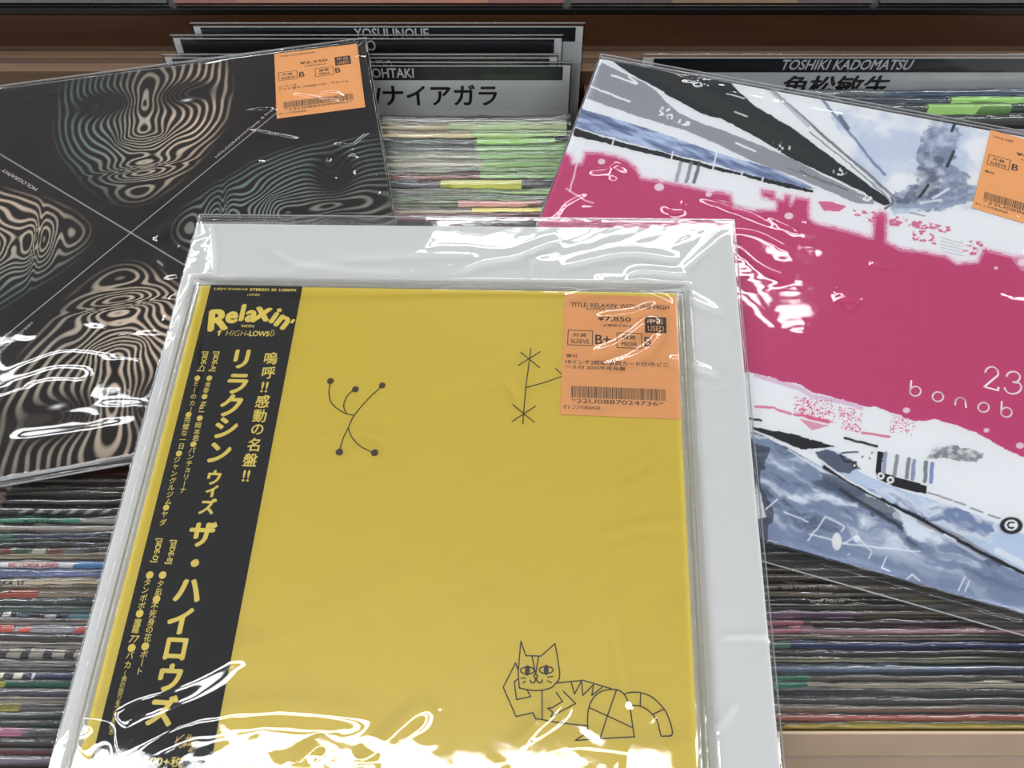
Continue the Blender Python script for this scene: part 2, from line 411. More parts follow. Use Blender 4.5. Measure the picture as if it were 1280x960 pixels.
def record(X0, W, Y, z, th, rgb, label, group, segs=(), texts=(), film=True, lean=LEAN, kind=None):
    mute = lambda c: tuple(min(250, 1.06 * (0.93 * v + 0.07 * sum(c) / 3)) for v in c)
    rgb = mute(rgb); segs = [(q_[0], q_[1], mute(q_[2])) + tuple(q_[3:]) for q_ in segs]
    th = round(fit_thickness('left' if X0 < 0 else 'right', Y, z, th), 4)
    o = bpy.data.objects.new('record', rec_mesh(W, th, mat('jacket_card', rgb, 0.5, 0.12, 40, stretch=(1, 1, 0.3)))); link(o)
    o.location = (X0, Y, z); o.rotation_euler = (-lean, 0, 0); tag(o, label, 'record', group)
    for s in segs:
        a, b, c = s[:3]; zz = s[3] if len(s) > 3 else 0.00012
        xa, xb = max(0, x_of(a, Y, z) - X0), min(W, x_of(b, Y, z) - X0)
        if xb - xa < 0.0005: continue
        q = MB().box(xa, xb, -th / 2 - 0.00015, th / 2 * 0.98, -0.016, zz)
        q.build('index_tag' if len(s) > 3 else 'spine_panel', mat('printed_panel', c, 0.5), o)
    for s, px, px2, c in texts:
        mb = MB(); xa = x_of(px, Y, z) - X0; xb = x_of(px2, Y, z) - X0
        V, Fc = glyphs(s, 0.02)
        if not len(V): continue
        lo, hi = V.min(0), V.max(0); kx = (xb - xa) / (hi[0] - lo[0]); ky = min(kx * 1.1, th * 0.8 / (hi[1] - lo[1]))
        P = (V - lo) * np.array([kx, ky])
        n0 = _n0[(s, 0.02)]; mb.add([(xa + p[0], -th * 0.42 + p[1], 0.0003 + 6e-6 * (i // n0)) for i, p in enumerate(P)], Fc)
        mb.build('lettering', mat('spine_ink', c, 0.5), o)
    if film:
        f = bpy.data.objects.new('plastic_sleeve', strip_film(rnd.randrange(7), W, th)); link(f, o)
    return o

K = (30, 28, 30)
# (top-edge y in the photo at x~60, thickness mm, colour, label, panels, texts)
LEFT = [
 (603, 3.2, (62, 34, 28), 'dark red-brown record tucked under the lower edge of the striped-face jacket', (), ()),
 (613, 3.2, (104, 94, 72), 'dull olive beige record behind the glossy black one in the left bay', (), ()),
 (620, 2.6, (84, 76, 62), 'dull brown record with a dark teal patch in the left bay', ((57, 72, (38, 62, 66)), (8, 36, (40, 34, 32))), ()),
 (629, 5.0, (16, 16, 18), 'glossy black record behind the diagonal-striped record, left bay', (), ()),
 (640, 4.6, (34, 33, 34), 'black record with pale diagonal stripes along its edge, left bay', 'diag', ()),
 (651, 3.4, (166, 162, 156), 'grey record with a green paper strip at its left, left bay', ((-120, 101, (60, 138, 112)),), (('V-1100', 28, 74, (24, 60, 48)),)),
 (661, 4.0, (150, 142, 132), 'grey beige record with faint pink lettering, left bay', (), (('~ -- ~~ - --', 14, 62, (170, 92, 88)),)),
 (671, 3.4, (40, 50, 86), 'dark blue record edge with green left end, left bay', ((-120, 14, (52, 110, 88)),), (('C  O', 112, 134, (150, 155, 175)),)),
 (678, 2.8, (96, 104, 92), 'grey green record edge in front of the dark blue one, left bay', ((-120, 22, (96, 140, 112)),), ()),
 (684, 2.6, (40, 38, 40), 'charcoal record behind the patchwork-edged one, left bay', (), ()),
 (690, 3.0, (140, 132, 118), 'record with a patchwork of red, green and grey along its edge, left bay', ((0, 14, (150, 70, 58)), (18, 34, (62, 96, 74)), (40, 56, (212, 208, 198)), (60, 78, (120, 60, 50)), (84, 100, (110, 120, 130)), (104, 124, (60, 60, 70))), ()),
 (697, 3.2, (196, 178, 132), 'tan yellow record edge behind the white gridded one, left bay', (), ()),
 (706, 5.4, (206, 206, 210), 'white record with red lettering and a blue block at its right, left bay', ((92, 190, (66, 118, 168)), (22, 23, (150, 160, 175)), (44, 45, (150, 160, 175)), (66, 67, (150, 160, 175))), (('VICTORIA LINES', 10, 74, (196, 80, 76)),)),
 (718, 3.4, (96, 108, 160), 'blue purple record under crinkled film, left bay', (), (('- ~ -- ~~~ - ~ --', 6, 66, (200, 205, 225)),)),
 (729, 4.2, (206, 188, 156), 'tan record with black lettering at its left end, left bay', (), (('EKA 33', -2, 30, (26, 24, 24)),)),
 (737, 2.8, (170, 150, 122), 'plain tan record behind the red-ended one, left bay', (), ()),
 (744, 3.0, (178, 160, 140), 'beige record whose left end is brick red, left bay', ((-140, 47, (190, 92, 72)),), ()),
 (754, 4.0, (34, 44, 42), 'green black record in bright crinkled film, left bay', (), ()),
 (763, 3.4, (126, 148, 146), 'teal grey record in front of the green black one, left bay', (), ()),
 (771, 3.2, (60, 66, 84), 'record edged with navy, white and light blue dabs, left bay', ((2, 12, (210, 210, 205)), (20, 34, (74, 110, 140)), (38, 50, (28, 30, 44)), (56, 70, (200, 205, 210)), (70, 84, (40, 46, 90)), (86, 190, (80, 146, 166))), ()),
 (779, 3.6, (192, 184, 176), 'pale grey record behind the orange-red one, left bay', (), ()),
 (788, 4.6, (150, 150, 158), 'grey record with orange red blocks along its edge, left bay', ((-140, 16, (206, 92, 76)), (23, 37, (214, 82, 62)), (94, 170, (200, 92, 80))), (('- ~~ -- ~ - ~~', 40, 90, (225, 225, 230)),)),
 (799, 4.4, (74, 68, 64), 'dark grey brown record in front of the orange-red one, left bay', (), ()),
 (809, 3.0, (190, 182, 168), 'beige record behind the checkered cream one, left bay', (), ()),
 (818, 4.4, (206, 200, 182), 'cream record with dark blocks spaced along its edge, left bay', ((-30, 8, (58, 44, 50)), (26, 36, (52, 40, 50)), (54, 65, (58, 40, 48)), (81, 92, (66, 52, 56))), ()),
 (829, 3.6, (186, 184, 180), 'light grey record in front of the checkered cream one, left bay', (), ()),
 (836, 2.6, (150, 146, 140), 'mid grey record behind the navy one, left bay', (), ()),
 (845, 4.8, (34, 46, 84), 'navy record with cream blocks at its left end, left bay', ((-40, 4, (210, 205, 180)), (17, 28, (206, 206, 186)), (40, 43, (225, 228, 232)), (28, 40, (32, 32, 58)), (4, 17, (32, 34, 60))), ()),
 (855, 3.0, (52, 122, 92), 'green record with a yellow left end, left bay', ((-150, 6, (196, 190, 70)),), ()),
 (867, 4.6, (58, 46, 70), 'dark purple record in front of the green one, left bay', (), ()),
 (877, 3.0, (186, 174, 158), 'beige record in front of the dark purple one, left bay', (), ()),
 (885, 3.6, (166, 164, 160), 'grey record with a dull yellow left end, left bay', ((-160, 24, (190, 180, 96)),), ()),
 (895, 3.6, (60, 74, 70), 'dark grey green record in rumpled film, left bay', (), ()),
 (906, 3.8, (34, 66, 52), 'dark green record behind the pink-ended one, left bay', (), ()),
 (916, 4.0, (150, 150, 150), 'grey record with a pink left end and dashes, left bay', ((-170, 28, (196, 120, 152)),), (('HOAXS- --- 3', 36, 72, (50, 50, 52)),)),
 (929, 5.0, (36, 30, 32), 'black record with a brown cast, left bay near the camera', (), ()),
 (940, 3.2, (134, 66, 56), 'red brown record next to the nearest one, left bay', (), ()),
 (951, 5.0, (96, 88, 102), 'nearest record in the left bay, purple grey in rumpled film', (), ()),
]
RIGHT = [
 (694, 3.6, (20, 18, 18), 'black record shaded by the pink jacket, right bay', (), ()),
 (704, 4.0, (62, 52, 44), 'dark brown record under the pink jacket edge, right bay', (), ()),
 (714, 3.4, (96, 84, 62), 'olive brown record nearest behind the brown lettered ones, right bay', (), ()),
 (723, 3.2, (112, 98, 76), 'khaki brown record behind the lettered brown one, right bay', (), ()),
 (735, 4.6, (108, 92, 74), 'brown record with dark lettering upside down, right bay', ((972, 1024, (70, 62, 54)),), (('204 ORUZ', 976, 1020, (150, 138, 120)),)),
 (745, 2.6, (130, 116, 96), 'light brown record behind the black lettered one, right bay', (), ()),
 (753, 3.4, (40, 36, 34), 'black record with pale lettering and an olive right half, right bay', ((1130, 1500, (98, 86, 48)),), (('POP ORUZ', 1013, 1056, (205, 200, 190)),)),
 (760, 2.4, (120, 108, 92), 'thin tan record behind the mauve one, right bay', (), ()),
 (768, 4.2, (134, 118, 96), 'tan record whose left end is mauve, right bay', ((700, 1077, (140, 112, 134)),), ()),
 (779, 3.6, (66, 44, 48), 'dark wine record with a pink left end, right bay', ((700, 1004, (160, 84, 104)),), ()),
 (790, 4.8, (178, 134, 140), 'dusty pink record edge, right bay', ((700, 1002, (170, 92, 112)),), ()),
 (798, 2.2, (176, 166, 140), 'thin tan record in front of the dusty pink one, right bay', (), ()),
 (807, 4.8, (40, 58, 108), 'royal blue record edge, right bay', ((700, 988, (70, 116, 96)),), ()),
 (817, 3.6, (36, 32, 38), 'black record in front of the royal blue one, right bay', (), ()),
 (826, 2.6, (196, 188, 156), 'cream record behind the slate one, right bay', (), ()),
 (836, 5.4, (84, 98, 120), 'slate blue record, right bay', (), ()),
 (848, 3.4, (86, 84, 66), 'dark olive record in front of the slate one, right bay', ((700, 1012, (46, 122, 88)),), ()),
 (857, 3.6, (206, 196, 170), 'cream record in front of the dark olive one, right bay', ((700, 1010, (60, 136, 104)),), ()),
 (866, 3.4, (92, 92, 98), 'grey record in crinkled film, right bay', (), ()),
 (876, 4.6, (74, 66, 66), 'dark grey brown record, right bay', (), ()),
 (886, 3.0, (150, 128, 108), 'tan record behind the brick red one, right bay', (), ()),
 (897, 5.0, (158, 66, 50), 'brick red record edge, right bay', (), ()),
 (906, 2.0, (226, 206, 84), 'thin bright yellow record edge behind the kraft jacket, right bay', (), ()),
]
LW, RW = 0.3140, 0.3150
LX, RX = -0.2735, 0.0700
def depth_slots(rows, X0, group, dz):
    ys = []
    yy = [y_of(r_[0]) * math.cos(LEAN) for r_ in rows]; T_ = [r_[1] / 1000 for r_ in rows]
    for _ in range(30):
        for a in range(len(yy) - 1):
            g = yy[a] - yy[a + 1] - 0.0007; f = g / ((T_[a] + T_[a + 1]) / 2)
            if f < 1: T_[a] *= max(f, 0.9); T_[a + 1] *= max(f, 0.9)
    rows = [(r_[0], t_ * 1000) + tuple(r_[2:]) for r_, t_ in zip(rows, T_)]
    for i, (py, th, col, lab, segs, texts) in enumerate(rows):
        z = rnd.uniform(-0.0008, 0.0008) + dz
        Y = y_of(py, z); ys.append(Y)
        diag = segs == 'diag'
        o = record(X0 + rnd.uniform(-0.001, 0.001), LW, Y, z, th / 1000, col, lab, group, () if diag else segs, texts)
        if diag:
            mb = MB(); t = max(abs(v.co.y) for v in o.data.vertices)
            for k in range(34):
                x = 0.01 + k * 0.0088
                mb.add([(x, -t, 0.0003), (x + 0.0035, -t, 0.0003), (x + 0.0062, t * 0.8, 0.0003), (x + 0.0027, t * 0.8, 0.0003)], [(0, 1, 2, 3)])
            mb.build('stripe_print', mat('stripe_ink', (150, 150, 146), 0.5), o)
    return ys
depth_slots(LEFT, LX, 'records upright in the left bay', 0.0)
depth_slots(RIGHT, RX, 'records upright in the right bay', 0.0)
# the nearest jackets of the right bay show their faces
KRAFT = (178, 154, 130)
o = record(RX, RW, y_of(915, -0.002), -0.002, 0.0030, KRAFT, 'plain kraft brown jacket facing out at the front of the right bay', 'records upright in the right bay', film=False)
MB().box(0, RW, -0.0019, -0.0017, -0.0279, -0.0271).build('sleeve_fold', EDGE, o)

GREEN = (150, 196, 112)
MID = [
 (152, 7.5, (132, 130, 122), 'grey record against the front divider card in silvery film', (), ()),
 (160, 5.7, (196, 186, 150), 'cream record next in front of the grey one by the divider card', ((560, 720, (176, 196, 140)),), ()),
 (168, 6.9, (206, 190, 140), 'pale yellow record behind the black record with green print', ((590, 720, (164, 196, 120)),), ()),
 (178, 7.2, (24, 26, 26), 'black record with green foliage print behind the green index tag', ((490, 560, (34, 62, 44)), (596, 694, GREEN, 0.0022)), (('大滝詠一', 616, 640, (40, 52, 32)),)),
 (188, 6.9, (92, 106, 100), 'grey green record in front of the black green-printed one', ((594, 722, (140, 186, 112)),), ()),
 (197, 6.9, (176, 182, 160), 'pale sage record in crinkled film, left bay beyond the white jacket', ((600, 722, (150, 190, 120)),), ()),
 (206, 6.6, (190, 184, 160), 'beige record with green right end beyond the white jacket', ((604, 722, (140, 184, 104)),), ()),
 (214, 6.3, (176, 184, 158), 'light green grey record behind the red-brown one', ((598, 722, (144, 188, 112)),), ()),
 (222, 6.6, (134, 76, 66), 'red brown record with green right end beyond the white jacket', ((600, 722, (148, 188, 116)),), ()),
 (232, 6.6, (84, 82, 84), 'dark grey record carrying a yellow index tag', ((551, 652, (196, 196, 96), 0.0018),), (('大滝詠一', 572, 590, (96, 96, 50)),)),
 (241, 6.3, (156, 164, 140), 'grey record with small green lettering beyond the white jacket', ((590, 722, (168, 200, 130)),), (('ナイアガラ', 596, 640, (50, 84, 50)),)),
 (250, 5.7, (128, 148, 118), 'muted green record behind the pink index tag', (), ()),
 (257, 6.3, (150, 158, 130), 'sage record carrying a pink index tag', ((573, 676, (218, 168, 164), 0.0020),), (('大滝詠一', 596, 618, (60, 40, 40)),)),
 (265, 6.0, (190, 170, 150), 'beige record carrying a bright yellow index tag', ((590, 676, (226, 214, 84), 0.0014),), (('AOR', 602, 616, (80, 76, 40)),)),
 (273, 6.0, (196, 150, 150), 'pink tinted record just beyond the far edge of the white jacket', (), ()),
]
for i, (py, th, col, lab, segs, texts) in enumerate(MID):
    record(LX, LW, y_of(py, 0.001), 0.001 + rnd.uniform(-0.001, 0.001), th / 1000, col, lab, 'records upright in the left bay', segs, texts)
# right bay, far end, seen between the card and the pink jacket
FAR_R = [
 (118, 4.0, (58, 84, 118), 'blue record against the right divider card', ((700, 1105, (96, 100, 110)),), ()),
 (127, 4.6, (44, 62, 86), 'dark blue record carrying the farther green index tag', ((1187, 1500, GREEN, 0.0030),), (('角松敏生', 1208, 1234, (40, 60, 34)),)),
 (136, 4.6, (40, 66, 66), 'dark teal record carrying the nearer green index tag', ((1158, 1262, GREEN, 0.0030),), (('角松敏生', 1182, 1206, (40, 60, 34)),)),
 (149, 6.0, (30, 30, 34), 'black record between the green tags and the pink jacket', (), ()),
]
for i, (py, th, col, lab, segs, texts) in enumerate(FAR_R):
    record(RX + 0.012, RW, y_of(py, 0.004), 0.004, th / 1000, col, lab, 'records upright in the right bay', segs, texts)
# rows go on under the loose jackets
hid = [(60, 34, 30), (60, 66, 70), (120, 112, 98), (70, 84, 76), (44, 42, 46), (110, 100, 108)]
y = y_of(603) + 0.008
while y < y_of(277):
    c = hid[int(y * 977) % 6]
    record(LX, LW, y, -0.001, 0.0060, c, 'record of the left bay covered by the loose jackets lying over it', 'covered records in the left bay', film=False); y += 0.0085
y = y_of(690) + 0.008
while y < y_of(158):
    c = hid[int(y * 977) % 6]
    record(RX, RW, y, 0.002, 0.0060, c, 'record of the right bay covered by the pink jacket lying over it', 'covered records in the right bay', film=False); y += 0.0085

# ------------------------------------------------------------------ divider cards
CARD_G = mat('divider_card_grey', (240, 242, 243), 0.5, 0.04, 30)
CARD_W = mat('divider_card_white', (250, 251, 252), 0.5)
BAND = mat('divider_band_black', (30, 33, 38), 0.45)
def divider(px_r, py_top, z, label, texts, W=0.296, px_l=None, insetR=0.0065, insetL=0.006, band=(0.003, 0.0145), grey_to=0.0385, lean=12):
    Y = y_of(py_top, z)
    xr = x_of(px_r, Y, z) if px_r else x_of(px_l, Y, z) + W
    t = empty('divider_card', Matrix.Translation((xr - W, Y, z)) @ Matrix.Rotation(math.radians(-lean), 4, 'X'), label, 'divider', 'index divider cards')
    # local: x along the card, z up (0 = top edge), facing -y
    rounded_box('clear_holder', 0, W, -0.0022, -0.0009, -0.30, 0, ACRYL, t, 0.0003)
    rounded_box('clear_holder', 0, W, 0.0003, 0.0012, -0.30, -0.0005, ACRYL, t, 0.0003)
    MB().box(0.001, W - 0.001, -0.0006, -0.0002, -0.29, -0.0035).build('card', CARD_W, t)
    MB().box(insetL, W - insetR, -0.00075, -0.0006, -band[1], -band[0] - 0.001).build('black_band', BAND, t)
    MB().box(insetL, W - 0.001, -0.00070, -0.0006, -grey_to, -band[1]).build('name_field', CARD_G, t)
    MB().box(0, W, -0.0024, -0.0021, -0.0005, 0.0002).build('holder_edge', EDGE, t)
    for s, pa, pb, z0, z1, ink, bold, sh in texts:
        mb = MB(); xa = x_of(pa, Y, z) - (xr - W); xb = x_of(pb, Y, z) - (xr - W)
        V, Fc = glyphs(s, bold); lo, hi = V.min(0), V.max(0)
        P = (V - lo) / (hi - lo); P = P * np.array([xb - xa, z1 - z0]); P[:, 0] += sh * P[:, 1]
        n0 = _n0[(s, bold)]; mb.add([(xa + p[0], -0.00082 - 6e-6 * (i // n0), z0 + p[1]) for i, p in enumerate(P)], Fc)
        mb.build('lettering', mat('card_ink', ink, 0.5), t)
    return t
LT = (240, 242, 244)
divider(715, 76, 0.026, 'frontmost divider card of the left bay, black band over large black kana',
        [('OHTAKI', 463, 516, -0.0126, -0.0052, LT, 0.02, 0), ('/ナイアガラ', 462, 621, -0.0345, -0.0178, (34, 34, 36), 0.025, 0)])
divider(698, 66, 0.028, 'divider card just behind the frontmost, only its thin black strip showing', [('NDO', 462, 489, -0.0126, -0.0052, LT, 0.02, 0)])
divider(704, 42, 0.0325, 'divider card third from the front, lettered black band cut by the dark jacket', [('ANDO', 421, 468, -0.0126, -0.0045, LT, 0.02, 0)])
divider(731, 27, 0.0385, 'rearmost divider card of the left bay, reaching farthest right', [('YOSUI INOUE', 441, 535, -0.0122, -0.0045, LT, 0.02, 0)])
divider(None, 66, 0.029, 'wide divider card of the right bay, behind the pink jacket, with four kanji',
        [('TOSHIKI KADOMATSU', 979, 1144, -0.0125, -0.0047, LT, 0.022, 0.18), ('角松敏生', 986, 1124, -0.0335, -0.0168, (34, 34, 36), 0.03, 0.12)],
        W=0.305, px_l=803, insetL=0.009)

# ------------------------------------------------------------------ shared print: the orange price tag
TAG = mat('tag_paper', (232, 168, 106), 0.6, 0.03, 30)
TINK = mat('tag_ink', (52, 34, 26), 0.6)
def price_tag(parent, S, c0, c1, title, price, grades, notes, digits, label, z=0.0004, flip=False):
    """c0, c1: tag's top-left and top-right corners as read on the photograph"""
    a = Vector(S(*c0)); b = Vector(S(*c1)); ang = math.atan2(b.y - a.y, b.x - a.x)
    t = MB().box(0, 0.0605, -0.0715, 0, 0, 0.00012).build('price_tag', TAG, parent)
    t.location = (a.x, a.y, z); t.rotation_euler = (0, 0, ang); t['label'] = label
    X = lambda u: (u - 343) * 0.0605 / 730; Yv = lambda v: -(v - 92) * 0.0715 / 820
    mb = MB(); Z = 0.00016
    def tx(s, u0, u1, v0, v1, bold=0.01): put_text(mb, s, X(u0), Yv(v1), Z, h=Yv(v0) - Yv(v1), w=X(u1) - X(u0), bold=bold)
    for s, u0, u1, v0, v1 in title: tx(s, u0, u1, v0, v1)
    tx(price[0], 560, price[1], 245, 283, 0.015); tx('(税込)', 600, 780, 300, 318)
    def frame(u0, u1, v0, v1):
        P = [(X(u0), Yv(v0)), (X(u1), Yv(v0)), (X(u1), Yv(v1)), (X(u0), Yv(v1))]; mb.ribbon(P, 0.0004, Z, True)
    frame(374, 530, 350, 452); tx('外装', 405, 492, 368, 396); tx('SLEEVE', 393, 510, 412, 440)
    frame(686, 842, 358, 460); tx('盤質', 718, 805, 374, 402); tx('MEDIA', 715, 812, 420, 446)
    tx(grades[0], 548, 548 + (98 if len(grades[0]) > 1 else 46), 376, 440, 0.01); tx(grades[1], 858, 903, 380, 444, 0.01)
    for s, u0, u1, v0, v1 in notes: tx(s, u0, u1, v0, v1, 0.012)
    r = random.Random(len(digits)); u = 405.0
    while u < 985:
        wd = r.choice((3, 3, 6)); 
        mb.add([(X(u), Yv(800), Z), (X(min(u + wd, 985)), Yv(800), Z), (X(min(u + wd, 985)), Yv(726), Z), (X(u), Yv(726), Z)], [(0, 1, 2, 3)])
        u += wd + r.choice((3, 3, 5))
    tx(digits, 408, 970, 806, 834, 0.0); tx('オレンジ/ORANGE', 358, 588, 848, 874, 0.01)
    mb.build('tag_lettering', TINK, t)
    MB().box(X(863), X(1000), Yv(350), Yv(240), Z - 0.0001, Z).build('used_box', TINK, t)
    ub = MB(); put_text(ub, '中古', X(880), Yv(290), Z + 0.00005, h=Yv(250) - Yv(290), w=X(982) - X(880), bold=0.01)
    put_text(ub, 'USED', X(882), Yv(340), Z + 0.00005, h=Yv(302) - Yv(340), w=X(984) - X(882), bold=0.01)
    ub.build('used_lettering', TAG, t)
    return t

# ------------------------------------------------------------------ white twelve-inch jacket with the clear outer bag
LP = 0.315
WHITE = mat('white_card', (206, 207, 206), 0.5, 0.02, 400)
white = empty('white_jacket', P_WHITE, 'large plain white card jacket in a clear bag, under the yellow record', 'record')
rounded_box('jacket', 0, LP, -LP, 0, -0.0028, 0, WHITE, white, 0.0007)
def cr(S, L, amp, wd): return (S.pts(smooth(L, 5)), amp * 0.6 / 1000, max(wd * 1.25, 2.2) / 1000)
YX0, YX1, YY0, YY1 = 0.0150, 0.2800, -0.0472, -0.3122
def drape(X, Y):
    d = np.maximum(np.maximum(YX0 - X, X - YX1), np.maximum(Y - YY0, YY1 - Y))
    t = np.clip(1 - d / 0.010, 0, 1); t = t * t * (3 - 2 * t)
    return 0.0076 * t
wc = [cr(SW, [(216, 415), (238, 372), (262, 350), (300, 340)], 1.3, 2.2), cr(SW, [(205, 470), (222, 410), (248, 372)], 0.9, 2.0),
      cr(SW, [(300, 350), (420, 325), (560, 318), (700, 330)], 0.6, 3.0), cr(SW, [(560, 345), (600, 330), (640, 322), (700, 300)], 1.2, 2.6),
      cr(SW, [(700, 335), (780, 318), (850, 325)], 1.0, 2.4), cr(SW, [(740, 352), (830, 362), (905, 395)], 0.8, 2.5),
      cr(SW, [(780, 352), (800, 340), (862, 345)], 1.0, 1.8), cr(SW, [(848, 430), (866, 456), (900, 470)], 0.7, 2.0),
      cr(SW, [(845, 520), (862, 515), (872, 524)], 0.9, 1.3), cr(SW, [(852, 552), (866, 560)], 0.9, 1.2), cr(SW, [(858, 600), (872, 604)], 0.9, 1.2),
      cr(SW, [(262, 272), (268, 330), (262, 355)], 0.9, 1.6), cr(SW, [(330, 300), (380, 330), (520, 342)], 0.5, 2.2),
      cr(SW, [(80, 935), (100, 900), (150, 905), (165, 955)], 0.8, 1.8), cr(SW, [(845, 345), (912, 288)], 0.6, 2.0),
      # rumples over the yellow record
      cr(SW, [(110, 930), (170, 880), (250, 850), (330, 800)], 1.6, 5), cr(SW, [(150, 950), (260, 900), (360, 890), (470, 900)], 1.2, 4),
      cr(SW, [(455, 960), (500, 915), (540, 880)], 1.4, 3), cr(SW, [(640, 940), (680, 905), (712, 870)], 1.2, 2.6), cr(SW, [(375, 960), (400, 935), (415, 928)], 1.2, 2),
      cr(SW, [(200, 900), (420, 780), (560, 720)], 0.6, 9), cr(SW, [(600, 960), (720, 935), (820, 945), (870, 930)], 1.3, 4),
      cr(SW, [(700, 382), (760, 372), (826, 384), (836, 410)], 0.9, 1.6), cr(SW, [(742, 408), (790, 402), (822, 388)], 0.9, 1.6),
      cr(SW, [(732, 452), (770, 440), (812, 412), (818, 440), (785, 462)], 0.9, 1.8), cr(SW, [(745, 470), (790, 455), (830, 425)], 0.7, 1.5),
      cr(SW, [(832, 458), (846, 460), (856, 456)], 0.8, 1.2), cr(SW, [(300, 368), (420, 372), (620, 368), (836, 372)], 0.8, 1.4)]
film_sleeve('plastic_sleeve', LP, LP, 0.0028, (0.001, 0.002, 0.0075, 0.004), white, wc, 11, n=300, drape=drape, wav=0.00035, ang=0.5, wrinkle=0.5)

# ------------------------------------------------------------------ yellow ten-inch record with its paper strip
YWD = 0.265
YEL = mat('yellow_card', (214, 190, 58), 0.42, 0.02, 60)
yellow = empty('yellow_record', P_YELLOW, 'bright yellow record with cat drawing and black paper strip, lying on the white jacket', 'record')
rounded_box('jacket', 0, YWD, -YWD, 0, -0.0052, 0, YEL, yellow, 0.0008)
obi = rounded_box('paper_strip', 0.0062, 0.0588, -YWD - 0.0002, 0.0002, 0.00002, 0.00022, mat('black_paper', (20, 18, 18), 0.7, 0.05, 200, spec=0.15), yellow, 0.00005, 1)
obi['label'] = 'black paper strip with yellow Japanese lettering'
OZ = 0.0003
def SYK(p):
    a, b, c = SY(p[0], p[1] - 1), SY(p[0], p[1] + 1), SY(p[0] + 2, p[1]); return 0.5 * (math.dist(a, b) * 0.5 + math.dist(SY(*p), c) * 0.5)
ob = MB()
def cj(s, p, size, bold=0.02, shear=0.0, rot=0.0, h=None):
    x, y = SY(*p); k = SYK(p)
    put_text(ob, s, x, y, OZ, size=size * k, bold=bold, anchor='c', rot=rot, shear=shear)
def column(s, p0, p1, size, bold=0.012):
    size = size * 0.9
    n = len(s)
    for i, ch in enumerate(s):
        t = i / max(1, n - 1); p = (p0[0] + (p1[0] - p0[0]) * t, p0[1] + (p1[1] - p0[1]) * t)
        cj(ch, p, size, bold, rot=(-PI / 2 if ch == 'ー' else 0))
for ch, x, y, s in (('リ', 302, 449, 31), ('ラ', 297, 480, 33), ('ク', 289, 507, 34), ('シ', 283, 535, 34), ('ン', 275, 566, 34), ('ウ', 268, 597, 22), ('ィ', 265, 614, 22), ('ズ', 260, 633, 23),
                    ('ザ', 253, 668, 37), ('・', 244, 704, 38), ('ハ', 235.5, 738, 40), ('イ', 225, 776, 40), ('ロ', 220, 811, 38), ('ウ', 213, 847, 40), ('ズ', 203, 888, 42)):
    cj(ch, (x, y), s * 0.92, 0.045)
for ch, x, y, s in (('嗚', 339, 448, 17), ('呼', 336, 466, 17), ('‼', 331, 484, 19), ('感', 328.5, 502, 17.5), ('動', 325, 520, 17.5), ('の', 322, 537, 17), ('名', 317.5, 556, 18), ('盤', 313, 575, 18), ('‼', 308, 595, 20)):
    cj(ch if ch != '‼' else '!!', (x, y), s, 0.022)
def rot_text(s, p, length_px, hpx):
    x, y = SY(*p); k = SYK(p)
    put_text(ob, s, x, y, OZ, w=length_px * k * 0.95, h=hpx * k, bold=0.03, rot=-PI / 2, anchor='c')
rot_text('[SIDE-A]', (268, 452), 27, 8); rot_text('[SIDE-C]', (254, 452), 27, 8)
rot_text('[SIDE-B]', (214, 690), 31, 9); rot_text('[SIDE-D]', (196, 688), 31, 9)
def dot(p, r):
    x, y = SY(*p); ob.disc((x, y), r * 0.00045, OZ)
for p in ((262, 473), (256, 496), (250, 523), (242, 555.5), (247, 473), (236, 518.5), (224, 567), (208, 634.6)): dot(p, 3.5)
for p in ((203.6, 719), (196, 749), (182, 808), (187.5, 719), (175, 767), (165, 810)): dot(p, 4.0)
column('青春', (260, 481), (258, 488), 8); rot_text('No.1', (253.5, 509), 14, 7); column('岡本君', (248, 532), (245, 548), 9)
column('パンチョリーナ', (240.5, 563), (229, 613), 9.5)
column('ミーのカー', (245, 480), (239, 512), 8.5); column('完璧な一日', (234.5, 525), (227, 558), 9); column('ジャングルジム', (221.5, 575), (211, 627), 9.5); column('ヤダ', (206, 643), (204, 653), 10)
column('夕凪', (201, 730), (198.5, 740), 10); column('不死身の花', (193.5, 758), (185, 797), 11); column('ボート', (180.5, 818), (175.5, 839), 11)
column('タンポポ', (184.5, 728), (177.5, 757), 10.5); column('魔羅', (172.5, 778), (170, 787), 11); cj('77', (168, 799), 12, 0.01, 0.2); column('バカ', (163, 819), (160, 831), 11)
column('（男の怒りをブチまけろ', (157, 842), (139, 915), 8.5, 0.005)
x, y = SY(267, 363.5); put_text(ob, 'UPJY-9109/10', x, y, OZ, w=SY(309, 363)[0] - x, h=0.0018, bold=0.02, shear=0.2)
x, y = SY(312, 364); put_text(ob, 'STEREO 33 1/3RPM', x, y, OZ, w=SY(370, 364)[0] - x, h=0.0018, bold=0.04)
x, y = SY(309, 370.5); put_text(ob, '(2枚組)', x, y, OZ, w=0.0072, h=0.0018, bold=0.01)
